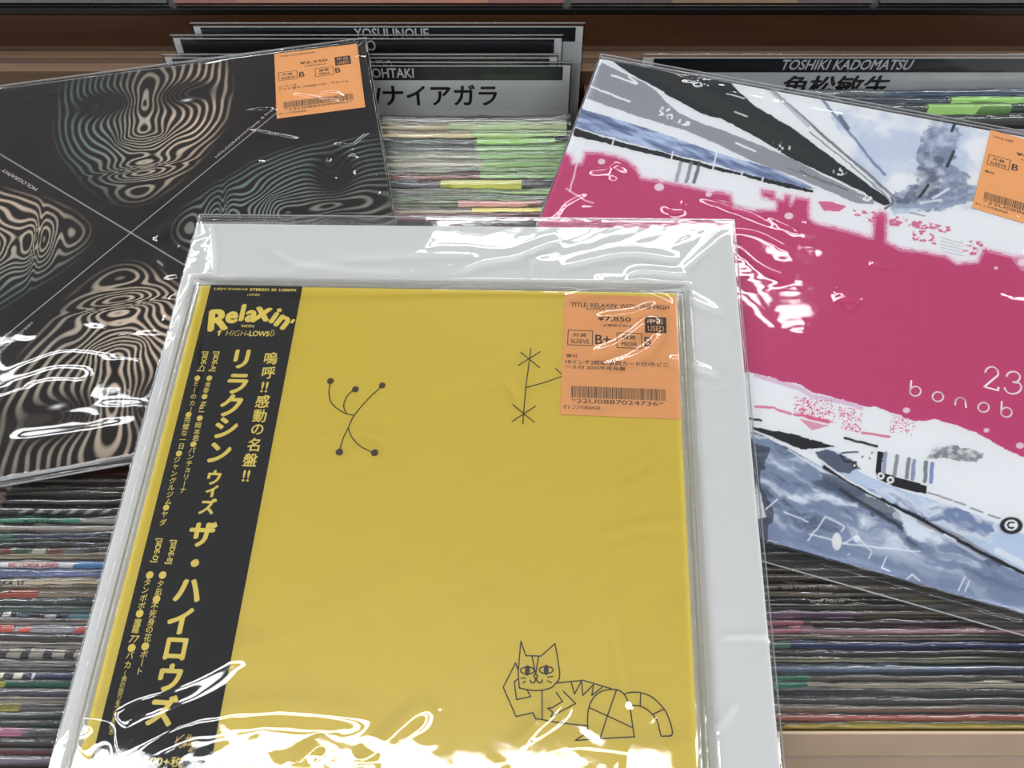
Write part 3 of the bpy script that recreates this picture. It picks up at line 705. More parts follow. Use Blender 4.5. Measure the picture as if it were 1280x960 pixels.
# the title lettering, bouncing and fanned
for ch, cx, cy, hp, r, b in (('R', 273.5, 400, 27, 8, 0.05), ('e', 290, 397, 15, 3, 0.05), ('l', 303.5, 391, 21, 0, 0.05), ('a', 314.5, 395.5, 15, -2, 0.05), ('x', 328.5, 393, 17, -6, 0.05), ('i', 344.5, 395, 20, -24, 0.05), ('n', 353.5, 403, 16, -28, 0.05), ("'", 366, 402, 6, -30, 0.05)):
    xx, yy = SY(cx, cy); put_text(ob, ch, xx, yy, OZ, h=hp * 0.00052, bold=b, rot=math.radians(r), anchor='c')
xx, yy = SY(309.5, 408); put_text(ob, 'WITH', xx, yy, OZ, w=0.0073, h=0.0017, bold=0.03, anchor='c')
x0, y0 = SY(282, 420); x1 = SY(306, 420)[0]; x2, x3 = SY(308, 420)[0], SY(336.5, 420)[0]
put_text(ob, 'HIGH', x0, y0, OZ, w=x1 - x0, h=0.0034, bold=-0.018, shear=0.15); put_text(ob, '-LOWS', x2, y0, OZ, w=x3 - x2, h=0.0034, bold=0.04)
def arrow(p, up, hollow):
    x, y = SY(*p); s = 0.0019 * (1 if up else -1)
    P = [(x, y + s), (x + abs(s) * .75, y + s * .1), (x + abs(s) * .3, y + s * .1), (x + abs(s) * .3, y - s), (x - abs(s) * .3, y - s), (x - abs(s) * .3, y + s * .1), (x - abs(s) * .75, y + s * .1)]
    (ob.ribbon(P, 0.0003, OZ, True) if hollow else ob.poly(P, OZ))
arrow((274.5, 416), True, False); arrow((340.5, 417), False, True)
xx, yy = SY(207, 952); put_text(ob, '4,500+税', xx - 0.003, yy, OZ, w=0.0215, h=0.0042, bold=0.01, anchor='c')
ob.build('strip_lettering', mat('yellow_ink', (236, 212, 96), 0.5), obi)
# gold script mark
sg = MB()
for L in ([(222, 921), (219, 934)], [(231, 918), (219, 928), (226, 935), (229, 931)], [(229, 931), (232, 926), (230, 934), (233, 929)], [(236, 918), (233, 931), (236, 932)], [(239, 918), (236, 931), (239, 930)], [(232, 923), (243, 921)],
          [(240, 925), (239, 930), (242, 930), (246, 924)], [(246, 924), (240, 938), (236, 939), (240, 933), (248, 928)]):
    sg.ribbon(SY.pts(L), 0.00028, OZ)
sg.build('script_mark', mat('gold_ink', (206, 176, 96), 0.35, metal=0.3), obi)
# line drawings
LINE = mat('drawing_ink', (62, 50, 22), 0.5)
DZ = 0.00025
def stroke(mb, S, L, wd=0.6, sm=False, closed=False, z=DZ): mb.ribbon(S.pts(smooth(L) if sm else L), wd / 1000, z, closed)
tw = MB(); T = lambda u, v: (380 + u / 6, 430 + v / 6)
for L in ([(197, 300), (188, 370), (205, 440), (260, 492), (320, 525), (378, 535)], [(368, 348), (322, 395), (298, 465), (320, 522)], [(570, 330), (480, 415), (378, 535), (332, 630), (290, 720), (270, 795)], [(332, 630), (360, 700), (420, 765), (505, 810)]):
    stroke(tw, SY, [T(*p) for p in L], 0.55, True)
for (u, v, r) in ((199, 279, 24), (386, 341, 24), (587, 312, 23), (266, 811, 25), (530, 816, 25)): tw.disc(SY(*T(u, v)), r / 6 * 0.00045, DZ)
tw.build('twig_drawing', LINE, yellow)
st = MB(); A = lambda u, v: (640 + u * .1875, 350 + v * .1875)
for L in ([(127, 458), (92, 715), (77, 895), (72, 962)], [(57, 482), (185, 585)], [(190, 478), (42, 570)], [(92, 718), (215, 685), (340, 640)], [(290, 590), (342, 640)], [(5, 832), (150, 950)], [(157, 842), (0, 945)]):
    stroke(st, SY, [A(*p) for p in L], 0.55)
st.build('star_drawing', LINE, yellow)
ct = MB(); Cc = lambda u, v: (600 + u * .2344, 770 + v * .2344)
def cs(L, sm=False, closed=False): stroke(ct, SY, [Cc(*p) for p in L], 0.55, sm, closed)
cs([(218, 136), (245, 212), (325, 214), (400, 148), (412, 215), (425, 300)]); cs([(425, 300), (422, 335), (405, 358), (380, 382), (330, 396), (270, 396), (210, 384)], True); cs([(210, 384), (203, 300), (218, 136)])
cs([(278, 216), (297, 312), (312, 218)])
for cx, cy in ((253, 291), (353, 288)):
    cs([(cx + 37 * math.cos(a * PI / 8), cy + (19 * math.sin(a * PI / 8))) for a in range(16)], closed=True)
    ct.disc(SY(*Cc(cx, cy)), 0.0011, DZ, ry=0.0022)
cs([(297 + 9 * math.cos(a * PI / 5), 322 + 11 * math.sin(a * PI / 5)) for a in range(10)], closed=True)
cs([(267, 342), (275, 355), (290, 355), (299, 335), (308, 352), (325, 356), (334, 340)], True)
for L in ([(220, 331), (243, 331)], [(228, 357), (243, 349)], [(360, 326), (390, 323)], [(360, 346), (381, 356)]): cs(L)
cs([(203, 290), (190, 250), (124, 380), (192, 536), (282, 516), (297, 548), (330, 552)])
cs([(203, 336), (183, 350), (195, 446), (270, 430), (252, 396)]); cs([(331, 400), (332, 552)])
cs([(330, 552), (400, 566), (480, 576), (575, 585)]); cs([(405, 358), (550, 343), (700, 388)]); cs([(486, 352), (504, 416), (542, 345), (548, 424), (606, 365), (596, 424), (652, 380)])
cs([(406, 408), (440, 455), (384, 490), (360, 492), (388, 512), (378, 538), (510, 467), (444, 402)])
cs([(577, 618), (573, 560), (580, 490), (610, 430), (660, 398), (727, 393), (768, 418), (797, 480), (810, 560), (822, 642)], True); cs([(577, 618), (508, 664), (640, 654), (826, 644)])
cs([(727, 396), (680, 530), (640, 654)]); cs([(580, 488), (680, 533), (810, 594)])
cs([(768, 418), (800, 408), (857, 409), (920, 435), (980, 495), (1012, 560), (1026, 622), (1015, 640)], True); cs([(1015, 640), (966, 641), (957, 610)]); cs([(957, 610), (945, 560), (920, 525), (880, 492), (840, 478), (797, 480)], True)
cs([(857, 409), (854, 482)]); cs([(980, 497), (922, 524)])
ct.build('cat_drawing', LINE, yellow)
price_tag(yellow, SY, (706, 368), (844, 372), [("TITLE: RELAXIN' WITH THE HIGH", 385, 1020, 152, 184), ('LOWS (10")', 490, 706, 186, 208)], ('¥7,850', 775), ('B+', 'B'),
          [('帯付', 368, 440, 514, 540), ('10インチ2枚組/歌詞カード付/外ビニ', 366, 1006, 550, 582), ('ール付 2020年再発盤', 366, 740, 588, 614)], '*22U0887024736*', 'orange price tag reading 7,850 yen')
yc = [cr(SY, [(247, 360), (258, 470), (240, 520)], 0.8, 2), cr(SY, [(450, 540), (475, 548), (500, 552)], 0.5, 1.2), cr(SY, [(463, 572), (480, 580)], 0.6, 1.2), cr(SY, [(420, 700), (520, 760), (640, 770)], 0.3, 8)]
film_sleeve('plastic_sleeve', YWD, YWD, 0.0052, (0.005, 0.005, 0.002, 0.0), yellow, yc, 31, n=160, z0=0.0009, wav=0.0004, ang=-0.6, wrinkle=0.5)

# ------------------------------------------------------------------ dark jacket with four striped faces
DARK = mat('dark_card', (30, 27, 28), 0.45)
black = empty('striped_face_record', P_BLACK, 'dark record jacket printed with contour-striped faces, at the upper left', 'record')
rounded_box('jacket', 0, LP, -LP, 0, -0.0036, -0.00002, DARK, black, 0.0007)
MB().box(0.002, LP - 0.002, -LP - 0.0003, -LP + 0.0001, -0.0034, -0.0004).build('white_spine', WHITE, black)
def paint_faces(X, Y):
    X = X * 1000; Y = Y * 1000; cx, cy = 155.5, -159.0
    dx, dy = X - cx, Y - cy
    out = np.zeros(X.shape + (3,)); base = np.array(lin((36, 28, 27)))
    out[:] = base
    n1 = fbm(X / 40, Y / 40, 5); out *= (0.6 + 0.7 * n1)[..., None]
    for q, (ux, uy) in enumerate(((0, 1), (-1, 0), (0, -1), (1, 0))):
        vx, vy = uy, -ux                                      # lateral axis
        t = dx * ux + dy * uy; s = dx * vx + dy * vy
        s = s - 2.5
        sector = (t > 0) & (np.abs(dx * vx + dy * vy) <= t + 0.2)
        wd = 62 * (1 - 0.28 * np.clip((95 - t) / 75, 0, 1) ** 1.3)
        tv = np.where(t < 122, (t - 122) / 101, (t - 122) / 190)
        r = np.sqrt((s / wd) ** 2 + tv ** 2)                  # face outline
        hgt = 60 * (1 - r)
        G = lambda a, b, sa, sb, h: h * np.exp(-((s - a) / sa) ** 2 - ((t - b) / sb) ** 2)
        hgt = hgt + G(0, 91, 13, 11, 15) + G(0, 112, 9, 20, 6) + G(-12, 87, 5, 5, 5) + G(12, 87, 5, 5, 5) + G(0, 61, 20, 5, 9) + G(0, 51, 16, 5, 8) - G(0, 56, 26, 2.0, 9) - G(0, 70, 6, 4, 4) - G(0, 43, 18, 4, 6) + G(0, 32, 15, 10, 7)
        hgt = hgt - G(-27, 126, 17, 12, 16) - G(27, 126, 17, 12, 16) - G(-22, 74, 9, 15, 5) - G(22, 74, 9, 15, 5)
        hgt = hgt + 0.08 * t + 0.12 * s + 10 * (fbm(X / 46, Y / 46, 40 + q, 3) - 0.5)
        st_ = 0.5 + 0.5 * np.sin(hgt / 4.5 * 2 * PI)
        st_ = np.clip((st_ - 0.50) * 2.3, 0, 1)
        face = np.clip((1.0 - r) * 9, 0, 1)
        eye = np.exp(-(((np.abs(s) - 29) / 21) ** 2) - ((t - 127) / 15) ** 2)
        brow = np.clip((t - 138) / 22, 0, 1)
        side = np.clip(0.5 + s / 70, 0, 1)                      # one cheek warm and bright, the other teal and dim
        if q == 3: side = side * 0.35
        if q == 2: side = 1 - 0.5 * side
        warm = np.array(lin((232, 208, 184))); teal = np.array(lin((112, 134, 128))); rust = np.array(lin((150, 92, 74)))
        kk = side[..., None]
        c = teal * (1 - kk) + warm * kk
        c = c * (1 - 0.45 * np.clip(fbm(X / 14, Y / 14, 70 + q) - 0.45, 0, 1)[..., None] * 2) + rust * 0.16 * np.clip(fbm(X / 18, Y / 18, 90 + q) - 0.4, 0, 1)[..., None]
        amp = face * st_ * (1 - 0.93 * np.clip(eye * 1.9 - 0.1, 0, 1)) * (1 - 0.6 * brow) * (0.5 + 0.5 * np.clip((1 - r) * 3.2, 0, 1))
        amp = np.where(sector, amp, 0)[..., None]
        halo = np.where(sector, np.clip(1.25 - r, 0, 0.25) * 0.35 * (1 - face), 0)[..., None]
        out = out * (1 - amp) + c * amp + np.array(lin((74, 92, 74))) * halo * 0.5
        # lit lower eyelid glints
        gl = np.exp(-(((s - 29) / 3) ** 2) - ((t - 119) / 1.2) ** 2)
        out += np.where(sector, gl * 0.8, 0)[..., None]
    # the thin white cross
    for a, b in (((LP * 0, 0), (LP, -LP)), ((LP, 0), (0, -LP))):
        x0, y0 = (a[0] - LP / 2) * 1000 + cx, (a[1] + LP / 2) * 1000 + cy; x1, y1 = (b[0] - LP / 2) * 1000 + cx, (b[1] + LP / 2) * 1000 + cy
        d, _ = seg_d(X, Y, [(x0, y0), (x1, y1)])
        k = np.clip(1.2 - d / 0.35, 0, 1)[..., None] * 0.8; out = out * (1 - k) + np.array(lin((226, 222, 214))) * k
    edge = np.minimum(np.minimum(X, 315 - X), np.minimum(-Y, 315 + Y))
    return out
canvas('cover_print', LP, LP, 560, canvas_mat('face_print', 0.4), paint_faces, black)
bl = MB(); BI = mat('pale_ink', (214, 208, 198), 0.5)
def along(mb, S, s, p0, p1, hmm, z=0.0002, bold=0.0, off=0.0):
    a = Vector(S(*p0)); b = Vector(S(*p1)); ang = math.atan2(b.y - a.y, b.x - a.x)
    put_text(mb, s, a.x - off * math.sin(ang), a.y + off * math.cos(ang), z, h=hmm / 1000, w=(b - a).length, bold=bold, rot=ang)
along(bl, SB, 'HOLOGRAPHY/Comp. & Prod. by', (272, 198), (352, 130), 2.6)
along(bl, SB, 'HOLOGRAPHY', (48, 236), (5, 211), 2.6)
along(bl, SB, 'HOLOGRAPHY/Comp. & Prod. by', (38, 402), (-46, 478), 2.6)
bl.build('cover_lettering', BI, black)
# lettering on the spine edge, standing on the lower edge
sl = MB(); a = SB(124, 574)[0]; put_text(sl, 'HOLOGRAPHY', 0, 0, 0, h=0.0022, w=0.024, bold=0.01)
sl.V = [(a + x, -LP - 0.0004 - z, -0.0030 + y) for x, y, z in sl.V]
sl.build('spine_lettering', mat('tag_ink', (52, 34, 26), 0.6), black)
price_tag(black, SB, (343, 68), (448, 55), [('TITLE: HOLOGRAPHY', 385, 700, 130, 150)], ('¥2,250', 800), ('B', 'B'),
          [('インナー付', 366, 520, 520, 545), ('ジャケ折れ 1978年ソロ・アルバム', 366, 960, 552, 580)], '*22U0885095808*', 'orange price tag reading 2,250 yen')
bc = [cr(SB, L, a_, w_) for L, a_, w_ in (
    ([(305, 143), (330, 140), (350, 142)], 0.8, 1.6), ([(308, 165), (345, 172), (380, 178)], 0.8, 1.8), ([(312, 205), (360, 212), (400, 205)], 0.7, 3),
    ([(415, 182), (440, 186), (462, 168)], 1.0, 1.8), ([(410, 200), (418, 222), (424, 212)], 1.1, 1.6), ([(435, 195), (448, 205), (438, 220)], 1.1, 1.8), ([(466, 220), (478, 232), (470, 245)], 1.0, 1.6),
    ([(190, 300), (215, 285), (232, 300), (215, 310)], 1.3, 4), ([(195, 318), (218, 335), (215, 350)], 1.2, 4), ([(225, 340), (222, 375)], 1.2, 3),
    ([(0, 470), (80, 440), (160, 450), (205, 470)], 1.2, 7), ([(0, 500), (60, 478), (120, 480)], 1.0, 6), ([(172, 200), (180, 215), (184, 232)], 0.9, 2), ([(140, 250), (240, 180), (300, 170)], 0.4, 5),
    ([(365, 120), (395, 126), (440, 132)], 0.8, 1.6), ([(400, 122), (420, 118), (430, 128)], 0.8, 1.4), ([(20, 130), (160, 95), (300, 78)], 0.5, 3),
    ([(0, 556), (90, 545), (180, 530)], 0.5, 4), ([(452, 62), (480, 180), (492, 262)], 0.6, 1.6))]
film_sleeve('plastic_sleeve', LP, LP, 0.0036, (0.003, 0.0015, 0.007, 0.004), black, bc, 51, n=250, wrinkle=0.6, wav=0.00045, ang=-0.3)

# ------------------------------------------------------------------ pink and white painted jacket
pink = empty('pink_record', P_PINK, 'pink and white painted record jacket in a creased clear bag, at the upper right', 'record')
rounded_box('jacket', 0, LP, -LP, 0, -0.0036, -0.00002, mat('navy_card', (40, 44, 54), 0.45), pink, 0.0007)
def paint_pink(X, Y):
    PX, PY = SP.px(X, Y)
    nx = (fbm(X * 260, Y * 260, 3, 3) - 0.5); ny = (fbm(X * 260, Y * 260, 23, 3) - 0.5)
    QX = PX + nx * 6; QY = PY + ny * 6                       # ragged paint edges
    RX_ = PX + nx * 2; RY_ = PY + ny * 2
    C = np.zeros(X.shape + (3,)); C[:] = lin((226, 228, 231))
    def fill(mask, rgb, a=1.0):
        k = mask.astype(float)[..., None] * a if mask.dtype == bool else np.clip(mask, 0, 1)[..., None] * a
        C[:] = C * (1 - k) + (np.array(lin(rgb)) if not isinstance(rgb, np.ndarray) else rgb) * k
    def line(L, wd, rgb, a=1.0, rag=True):
        d, _ = seg_d(RX_ if rag else PX, RY_ if rag else PY, L); fill(np.clip(wd / 2 + 0.5 - d, 0, 1), rgb, a)
    al = PX * 0.93 + PY * 0.37; ac = -PX * 0.37 + PY * 0.93      # along / across the brush strokes
    # --- sky side: clouds at the right
    cl = inside(QX, QY, [(1020, 100), (1500, 190), (1500, 262), (1230, 262), (1117, 268), (1100, 240), (1060, 190)])
    f = fbm(PX / 34, PY / 26, 61, 5); fill(np.where(cl, np.clip((f - 0.42) * 2.6, 0, 0.6), 0), (168, 184, 212))
    for P_, sh, rgb in (([(1164, 150), (1185, 146), (1202, 168), (1190, 200), (1212, 228), (1232, 232), (1229, 250), (1167, 262), (1114, 262), (1116, 240), (1149, 232), (1144, 192)], 0.9, (122, 132, 160)),
                        ([(1150, 195), (1172, 190), (1184, 215), (1170, 240), (1128, 262), (1116, 250), (1140, 240)], 0.8, (92, 100, 122))):
        m = inside(PX + nx * 16, PY + ny * 16, P_); f2 = fbm(PX / 12 + 9, PY / 9, 77, 4)
        fill(np.where(m, np.clip(0.35 + (f2 - 0.35) * 2.2, 0, 1) * sh, 0), rgb)
    line([(1193, 156), (1190, 164)], 4, (44, 46, 54)); line([(1192, 190), (1184, 208)], 4, (58, 60, 70)); line([(1160, 232), (1150, 246)], 4, (50, 52, 60)); line([(1166, 248), (1186, 236)], 3, (220, 224, 232)); line([(1150, 254), (1176, 250)], 3, (210, 216, 226))
    line([(1120, 258), (1180, 258), (1230, 246)], 5, (150, 160, 184), 0.8); line([(1212, 240), (1226, 236), (1234, 226)], 5, (176, 190, 220), 0.8)
    line([(1028, 124), (1048, 150), (1069, 174), (1092, 204), (1106, 218)], 3.4, (112, 126, 162), 0.9); line([(1050, 146), (1060, 160)], 5, (70, 78, 104), 0.8)
    # --- navy wedge
    fill(inside(RX_, RY_, [(750, 66), (770, 56), (918, 88), (915, 106), (944.5, 133), (989, 159), (1025, 186), (1066, 216), (1108, 247), (1113, 254), (1105, 257), (1092, 250), (1078, 239.5), (1034, 219), (989, 198), (944.5, 171), (900, 148), (881, 144), (834, 119), (787, 92)]), (34, 38, 48))
    band = inside(PX, PY, [(800, 88), (860, 96), (1000, 180), (1060, 226), (1000, 196), (880, 134)]); fill(band, (48, 51, 44), 0.7)
    fl_ = fbm(PX / 3, PY / 3, 15, 2)
    for c_ in ((874, 104), (886, 102), (972, 182), (980, 186), (1050, 214)):
        fill((np.hypot(PX - c_[0], (PY - c_[1]) * 1.6) < 9) & (fl_ > 0.66), (225, 228, 232))
    line([(908, 117), (930, 123)], 1.4, (220, 222, 226)); line([(918, 140), (934, 146)], 1.6, (220, 222, 226))
    line([(964, 112), (998, 141), (1034, 174), (1078, 211), (1114, 244), (1116, 254), (1106, 261)], 3.2, (120, 120, 126)); line([(960, 110), (985, 132), (1010, 156)], 6, (170, 172, 178), 0.7)
    line([(1012, 165), (1056, 200), (1104, 242), (1110, 250)], 1.4, (96, 98, 104)); line([(1093, 228), (1120, 250), (1114, 262)], 1.4, (160, 166, 178))
    # --- the grey road
    fill(inside(RX_, RY_, [(753, 76), (782, 90), (800, 99), (820, 114), (834, 128), (848, 141), (876, 154), (904, 163), (939, 177), (989, 198), (1034, 222), (1066, 237), (1093, 251), (1092, 255), (1070, 254), (1028, 236), (989, 219), (944, 203), (904, 184), (857, 163), (801, 147), (764, 134), (733, 123), (740, 104)]), (150, 150, 158))
    line([(748, 84), (742, 100), (735, 120)], 4, (176, 180, 196), 0.6); line([(752, 77), (800, 100), (830, 116)], 2, (236, 238, 240))
    for L in ([(765, 94), (796, 105)], [(738, 108), (787, 127)], [(920, 179), (944, 189)], [(786, 96), (796, 104)]): line(L, 2.2, (240, 240, 242))
    for c_ in ((826, 141), (838, 146), (848, 151), (858, 155), (832, 136), (1076, 244), (1084, 248)):
        fill((np.hypot(PX - c_[0], (PY - c_[1]) * 1.6) < 6) & (fl_ > 0.55), (236, 238, 240))
    line([(1000, 214), (1060, 238)], 1.2, (90, 92, 98)); line([(985, 210), (1040, 232)], 1.0, (110, 112, 118))
    # --- blue band and black kerb
    bl_ = inside(RX_, RY_, [(727, 136), (764, 147), (811, 161), (857, 177), (893, 190), (970, 212), (1019, 236), (1012, 236), (974, 229), (930, 217), (890, 204), (834, 191), (768, 173), (717, 158)])
    f = fbm(al / 26, ac / 5, 31, 4); fill(bl_, (116, 132, 168)); fill(np.where(bl_, np.clip((f - 0.46) * 3.2, 0, 0.85), 0), (190, 204, 228)); fill(np.where(bl_, np.clip((0.4 - f) * 4, 0, 0.8), 0), (66, 78, 106))
    fill(inside(RX_, RY_, [(719, 160), (766, 175), (834, 192), (890, 207), (928, 217), (970, 226), (1017, 238), (1017, 241), (983, 235), (927, 220), (890, 212), (839, 199), (768, 182), (716, 169)]), (30, 31, 36))
    for L in ([(768, 172), (765, 182)], [(841, 190), (839, 200)], [(896, 190), (891, 212)], [(928, 215), (926, 222)], [(954, 222), (952, 228)]): line(L, 1.8, (232, 234, 236), rag=False)
    for u, g in ((849, (150, 152, 160)), (862, (120, 122, 130)), (872, (70, 72, 80))): line([(u + 2, 204), (u - 4, 227)], 4.5, g, 0.85)
    # --- pink body
    top = [(700, 186), (707, 191), (714, 194), (716, 204), (726, 205), (731, 191), (747, 190), (771, 195), (785, 201), (797, 212), (801, 222), (834, 228), (857, 232), (890, 239), (914, 242), (917, 258), (944, 263), (970, 262), (970, 251), (953, 248), (951, 237), (968, 240), (970, 248), (978, 250), (981, 243), (988, 245), (988, 256), (994, 246), (1012, 249), (1012, 272), (1019, 278), (1031, 281), (1066, 290), (1090, 297), (1093, 270), (1100, 264), (1108, 268), (1108, 302), (1126, 311), (1152, 314), (1182, 320), (1197, 329), (1221, 327), (1230, 312), (1250, 316), (1280, 323), (1420, 350)]
    bot = [(1420, 640), (1280, 571), (1257, 562), (1229, 545), (1196, 531), (1167, 524), (1145, 527), (1134, 523), (1117, 517), (1100, 510), (1077, 507), (1055, 500), (1013, 490), (1001, 481), (976, 476), (945, 466), (930, 465), (800, 430), (560, 372)]
    fill(inside(PX + nx * 4, PY + ny * 4, top + bot), (190, 68, 116))
    fill(inside(RX_, RY_, [(1022, 252), (1040, 252), (1058, 258), (1050, 264), (1030, 264)]), (204, 74, 130), 0.9)
    d, _ = seg_d(RX_, RY_, top[1:]); fill(np.clip((2.0 - np.abs(d - 1.5)), 0, 1), (222, 170, 196), 0.5)
    rag_ = fbm(PX / 4.2, PY / 3.2, 44, 3)
    for P_ in ([(1110, 268), (1150, 276), (1190, 284), (1188, 292), (1150, 286), (1112, 282)], [(1066, 262), (1108, 266), (1106, 284), (1066, 270)], [(1140, 288), (1166, 288), (1170, 306), (1140, 300)], [(1198, 300), (1230, 302), (1238, 322), (1204, 318)]):
        fill(inside(PX, PY, P_) & (rag_ > 0.52), (204, 78, 130), 0.9)
    fill(inside(RX_, RY_, [(1262, 320), (1300, 318), (1300, 340), (1276, 338)]), (222, 170, 200), 0.5)
    for c_, r_ in (((752, 202), 4.5), ((824, 234), 6), ((986, 270), 5.5), ((1133, 513), 4.5), ((1233, 538), 3.5), ((1275, 557), 5), ((1245, 335), 2.5), ((886, 243), 4), ((1278, 328), 6)):
        fill(np.clip(r_ + 0.5 - np.hypot(PX - c_[0], (PY - c_[1]) * 1.3), 0, 1), (232, 214, 226), 0.9)
    line([(722, 203), (716, 224), (712, 240)], 1.8, (232, 210, 222)); line([(708, 236), (730, 250), (742, 254)], 1.6, (236, 200, 220))
    for y_ in (300, 304, 308, 312, 316): line([(1176, y_ - 3), (1204, y_ + 4)], 0.9, (150, 150, 158), 0.7)
    line([(1138, 266), (1156, 270)], 2, (110, 110, 116), 0.7)
    # --- lilac edge and pink dashes under the pink
    line([(945, 469), (976, 479), (1001, 486), (1013, 495), (1055, 503), (1077, 510)], 5, (204, 158, 196), 0.6)
    sc_ = fbm(PX / 3.4, PY / 2.6, 91, 2)
    for P_ in ([(992, 496), (1040, 500), (1046, 530), (992, 520)], [(1046, 508), (1078, 512), (1076, 542), (1050, 536)], [(1114, 518), (1144, 526), (1140, 546), (1112, 540)]):
        fill(inside(PX, PY, P_) & (np.abs(sc_ - 0.5) < 0.06), (206, 74, 122), 0.9)
    for L in ([(944, 508), (968, 510)], [(970, 512), (988, 517)], [(992, 518), (1008, 520), (1036, 526)], [(1008, 522), (1036, 528)], [(1078, 541), (1112, 546)]): line(L, 3.2, (206, 78, 124), 0.85)
    fill(inside(RX_, RY_, [(1000, 524), (1036, 532), (1014, 538)]), (206, 120, 150), 0.8)
    # --- splashed blue ground at the bottom
    sw = fbm(al / 60 + 2 * fbm(PX / 50, PY / 50, 8), ac / 13 + 2.2 * fbm(PX / 40 + 7, PY / 40, 9), 101, 5)
    g1 = inside(RX_, RY_, [(700, 470), (941, 540), (990, 562), (1013, 576), (1047, 592), (1089, 611), (1145, 642), (1201, 675), (1243, 698), (1300, 726), (1420, 800), (1300, 900), (900, 800), (600, 640)])
    g2 = inside(RX_, RY_, [(1020, 566), (1032, 560), (1052, 566), (1074, 590), (1110, 606), (1150, 620), (1201, 636), (1280, 668), (1420, 720), (1420, 800), (1243, 698), (1145, 642), (1060, 600), (1030, 586)])
    fill(g1, (128, 142, 168)); 
    k = np.where(g1, np.clip((sw - 0.5) * 6, 0, 1), 0); fill(k, (214, 222, 232)); k = np.where(g1, np.clip((0.41 - sw) * 8, 0, 0.9), 0); fill(k, (74, 84, 106))
    low = np.where(g1, np.clip(((PY - 0.27 * PX) - 372) / 26, 0, 1), 0); fill(low * 0.75, (128, 142, 170))
    fill(np.where(g2, np.clip((sw - 0.36) * 5, 0, 1), 0.0), (186, 200, 222)); fill(np.where(g2, np.clip((0.44 - sw) * 6, 0, 1), 0.0), (120, 138, 172))
    fill(inside(PX + nx * 10, PY + ny * 10, [(936, 548), (962, 560), (950, 600), (966, 640), (958, 676), (930, 690), (925, 560)]), (62, 68, 84), 0.85)
    fill(inside(PX + nx * 8, PY + ny * 8, [(1018, 566), (1032, 560), (1064, 573), (1074, 588), (1060, 592), (1032, 584)]), (64, 72, 92), 0.9)
    fill(inside(PX + nx * 12, PY + ny * 12, [(1022, 590), (1060, 600), (1096, 624), (1122, 640), (1134, 668), (1100, 650), (1064, 622), (1030, 602)]), (70, 78, 100), 0.8)
    line([(1050, 612), (1090, 636), (1128, 660)], 4, (48, 50, 60), 0.8); line([(1120, 644), (1180, 668), (1230, 696)], 9, (206, 212, 224), 0.6)
    fill(inside(RX_, RY_, [(940, 534), (990, 542), (1044, 558), (1006, 562), (970, 551), (942, 541)]), (30, 31, 34))
    line([(1030, 584), (1077, 611), (1117, 632), (1159, 653), (1201, 677), (1243, 699), (1300, 726), (1400, 776)], 4.4, (26, 27, 32)); line([(1150, 650), (1200, 674), (1250, 704)], 9, (30, 32, 40), 0.5)
    line([(941, 538), (985, 556), (1020, 572), (1060, 600), (1100, 622)], 2.2, (232, 234, 236)); line([(985, 562), (1030, 590)], 1.2, (232, 234, 236))
    line([(1150, 660), (1166, 664)], 2.4, (222, 226, 232)); line([(1180, 668), (1194, 676)], 2.4, (222, 226, 232)); line([(1246, 688), (1290, 712)], 8, (226, 230, 236), 0.7)
    for L in ([(1010, 676), (1032, 646), (1056, 658), (1052, 664)], [(1054, 680), (1070, 670), (1090, 690), (1086, 698)], [(1012, 668), (1060, 680), (1150, 690)], [(1108, 696), (1102, 710), (1112, 714)], [(958, 636), (972, 624)], [(980, 640), (1010, 652)], [(1134, 724), (1140, 718), (1150, 726)], [(1198, 738), (1206, 722)], [(1206, 740), (1212, 726)]): line(L, 1.8, (228, 232, 238), 0.9)
    fill(np.clip(6.5 - np.hypot(PX - 1046, (PY - 677) * 0.55), 0, 1), (224, 226, 226)); fill(np.clip(4.8 - np.hypot(PX - 1071, PY - 673), 0, 1), (230, 232, 236))
    fill(inside(RX_, RY_, [(944, 604), (950, 616), (958, 646), (946, 648)]), (224, 226, 230))
    # --- lorry
    fill(inside(RX_, RY_, [(1080, 576), (1094, 568), (1097, 590), (1078, 588)]), (226, 228, 230))
    line([(1056, 548), (1096, 558)], 3.4, (26, 26, 30)); line([(937, 523), (951, 526)], 3, (26, 26, 30)); line([(1050, 568), (1056, 576), (1070, 578)], 2.5, (40, 44, 54)); line([(1052, 566), (1072, 565)], 2.2, (60, 66, 80))
    fill(inside(RX_, RY_, [(1097, 564), (1105, 565), (1101, 590), (1159, 607), (1158, 618), (1117, 608), (1096, 598), (1094, 588)]), (26, 26, 30))
    for c_ in ((1101, 595), (1113, 600)):
        dd = np.hypot(PX - c_[0], PY - c_[1]); fill(np.clip(5 - dd, 0, 1), (236, 238, 240)); fill(np.clip(2.6 - dd, 0, 1), (40, 40, 44))
    dd = np.hypot(PX - 1068, PY - 582); fill(np.clip(4 - dd, 0, 1), (30, 30, 34)); fill(np.clip(2 - dd, 0, 1), (226, 228, 230))
    for c_ in ((1078, 571), (1087, 573), (1090, 566)): fill(np.clip(2 - np.hypot(PX - c_[0], PY - c_[1]), 0, 1), (120, 122, 126))
    for x0_, y0_, g in ((1107, 567, (140, 148, 178)), (1121, 570, (128, 132, 138)), (1136, 574, (120, 122, 128)), (1143, 576, (132, 142, 178)), (1158, 578, (112, 118, 124)), (1165.5, 580, (120, 132, 178))):
        line([(x0_, y0_), (x0_ - 2.4, y0_ + 23)], 5.0, g, 0.95)
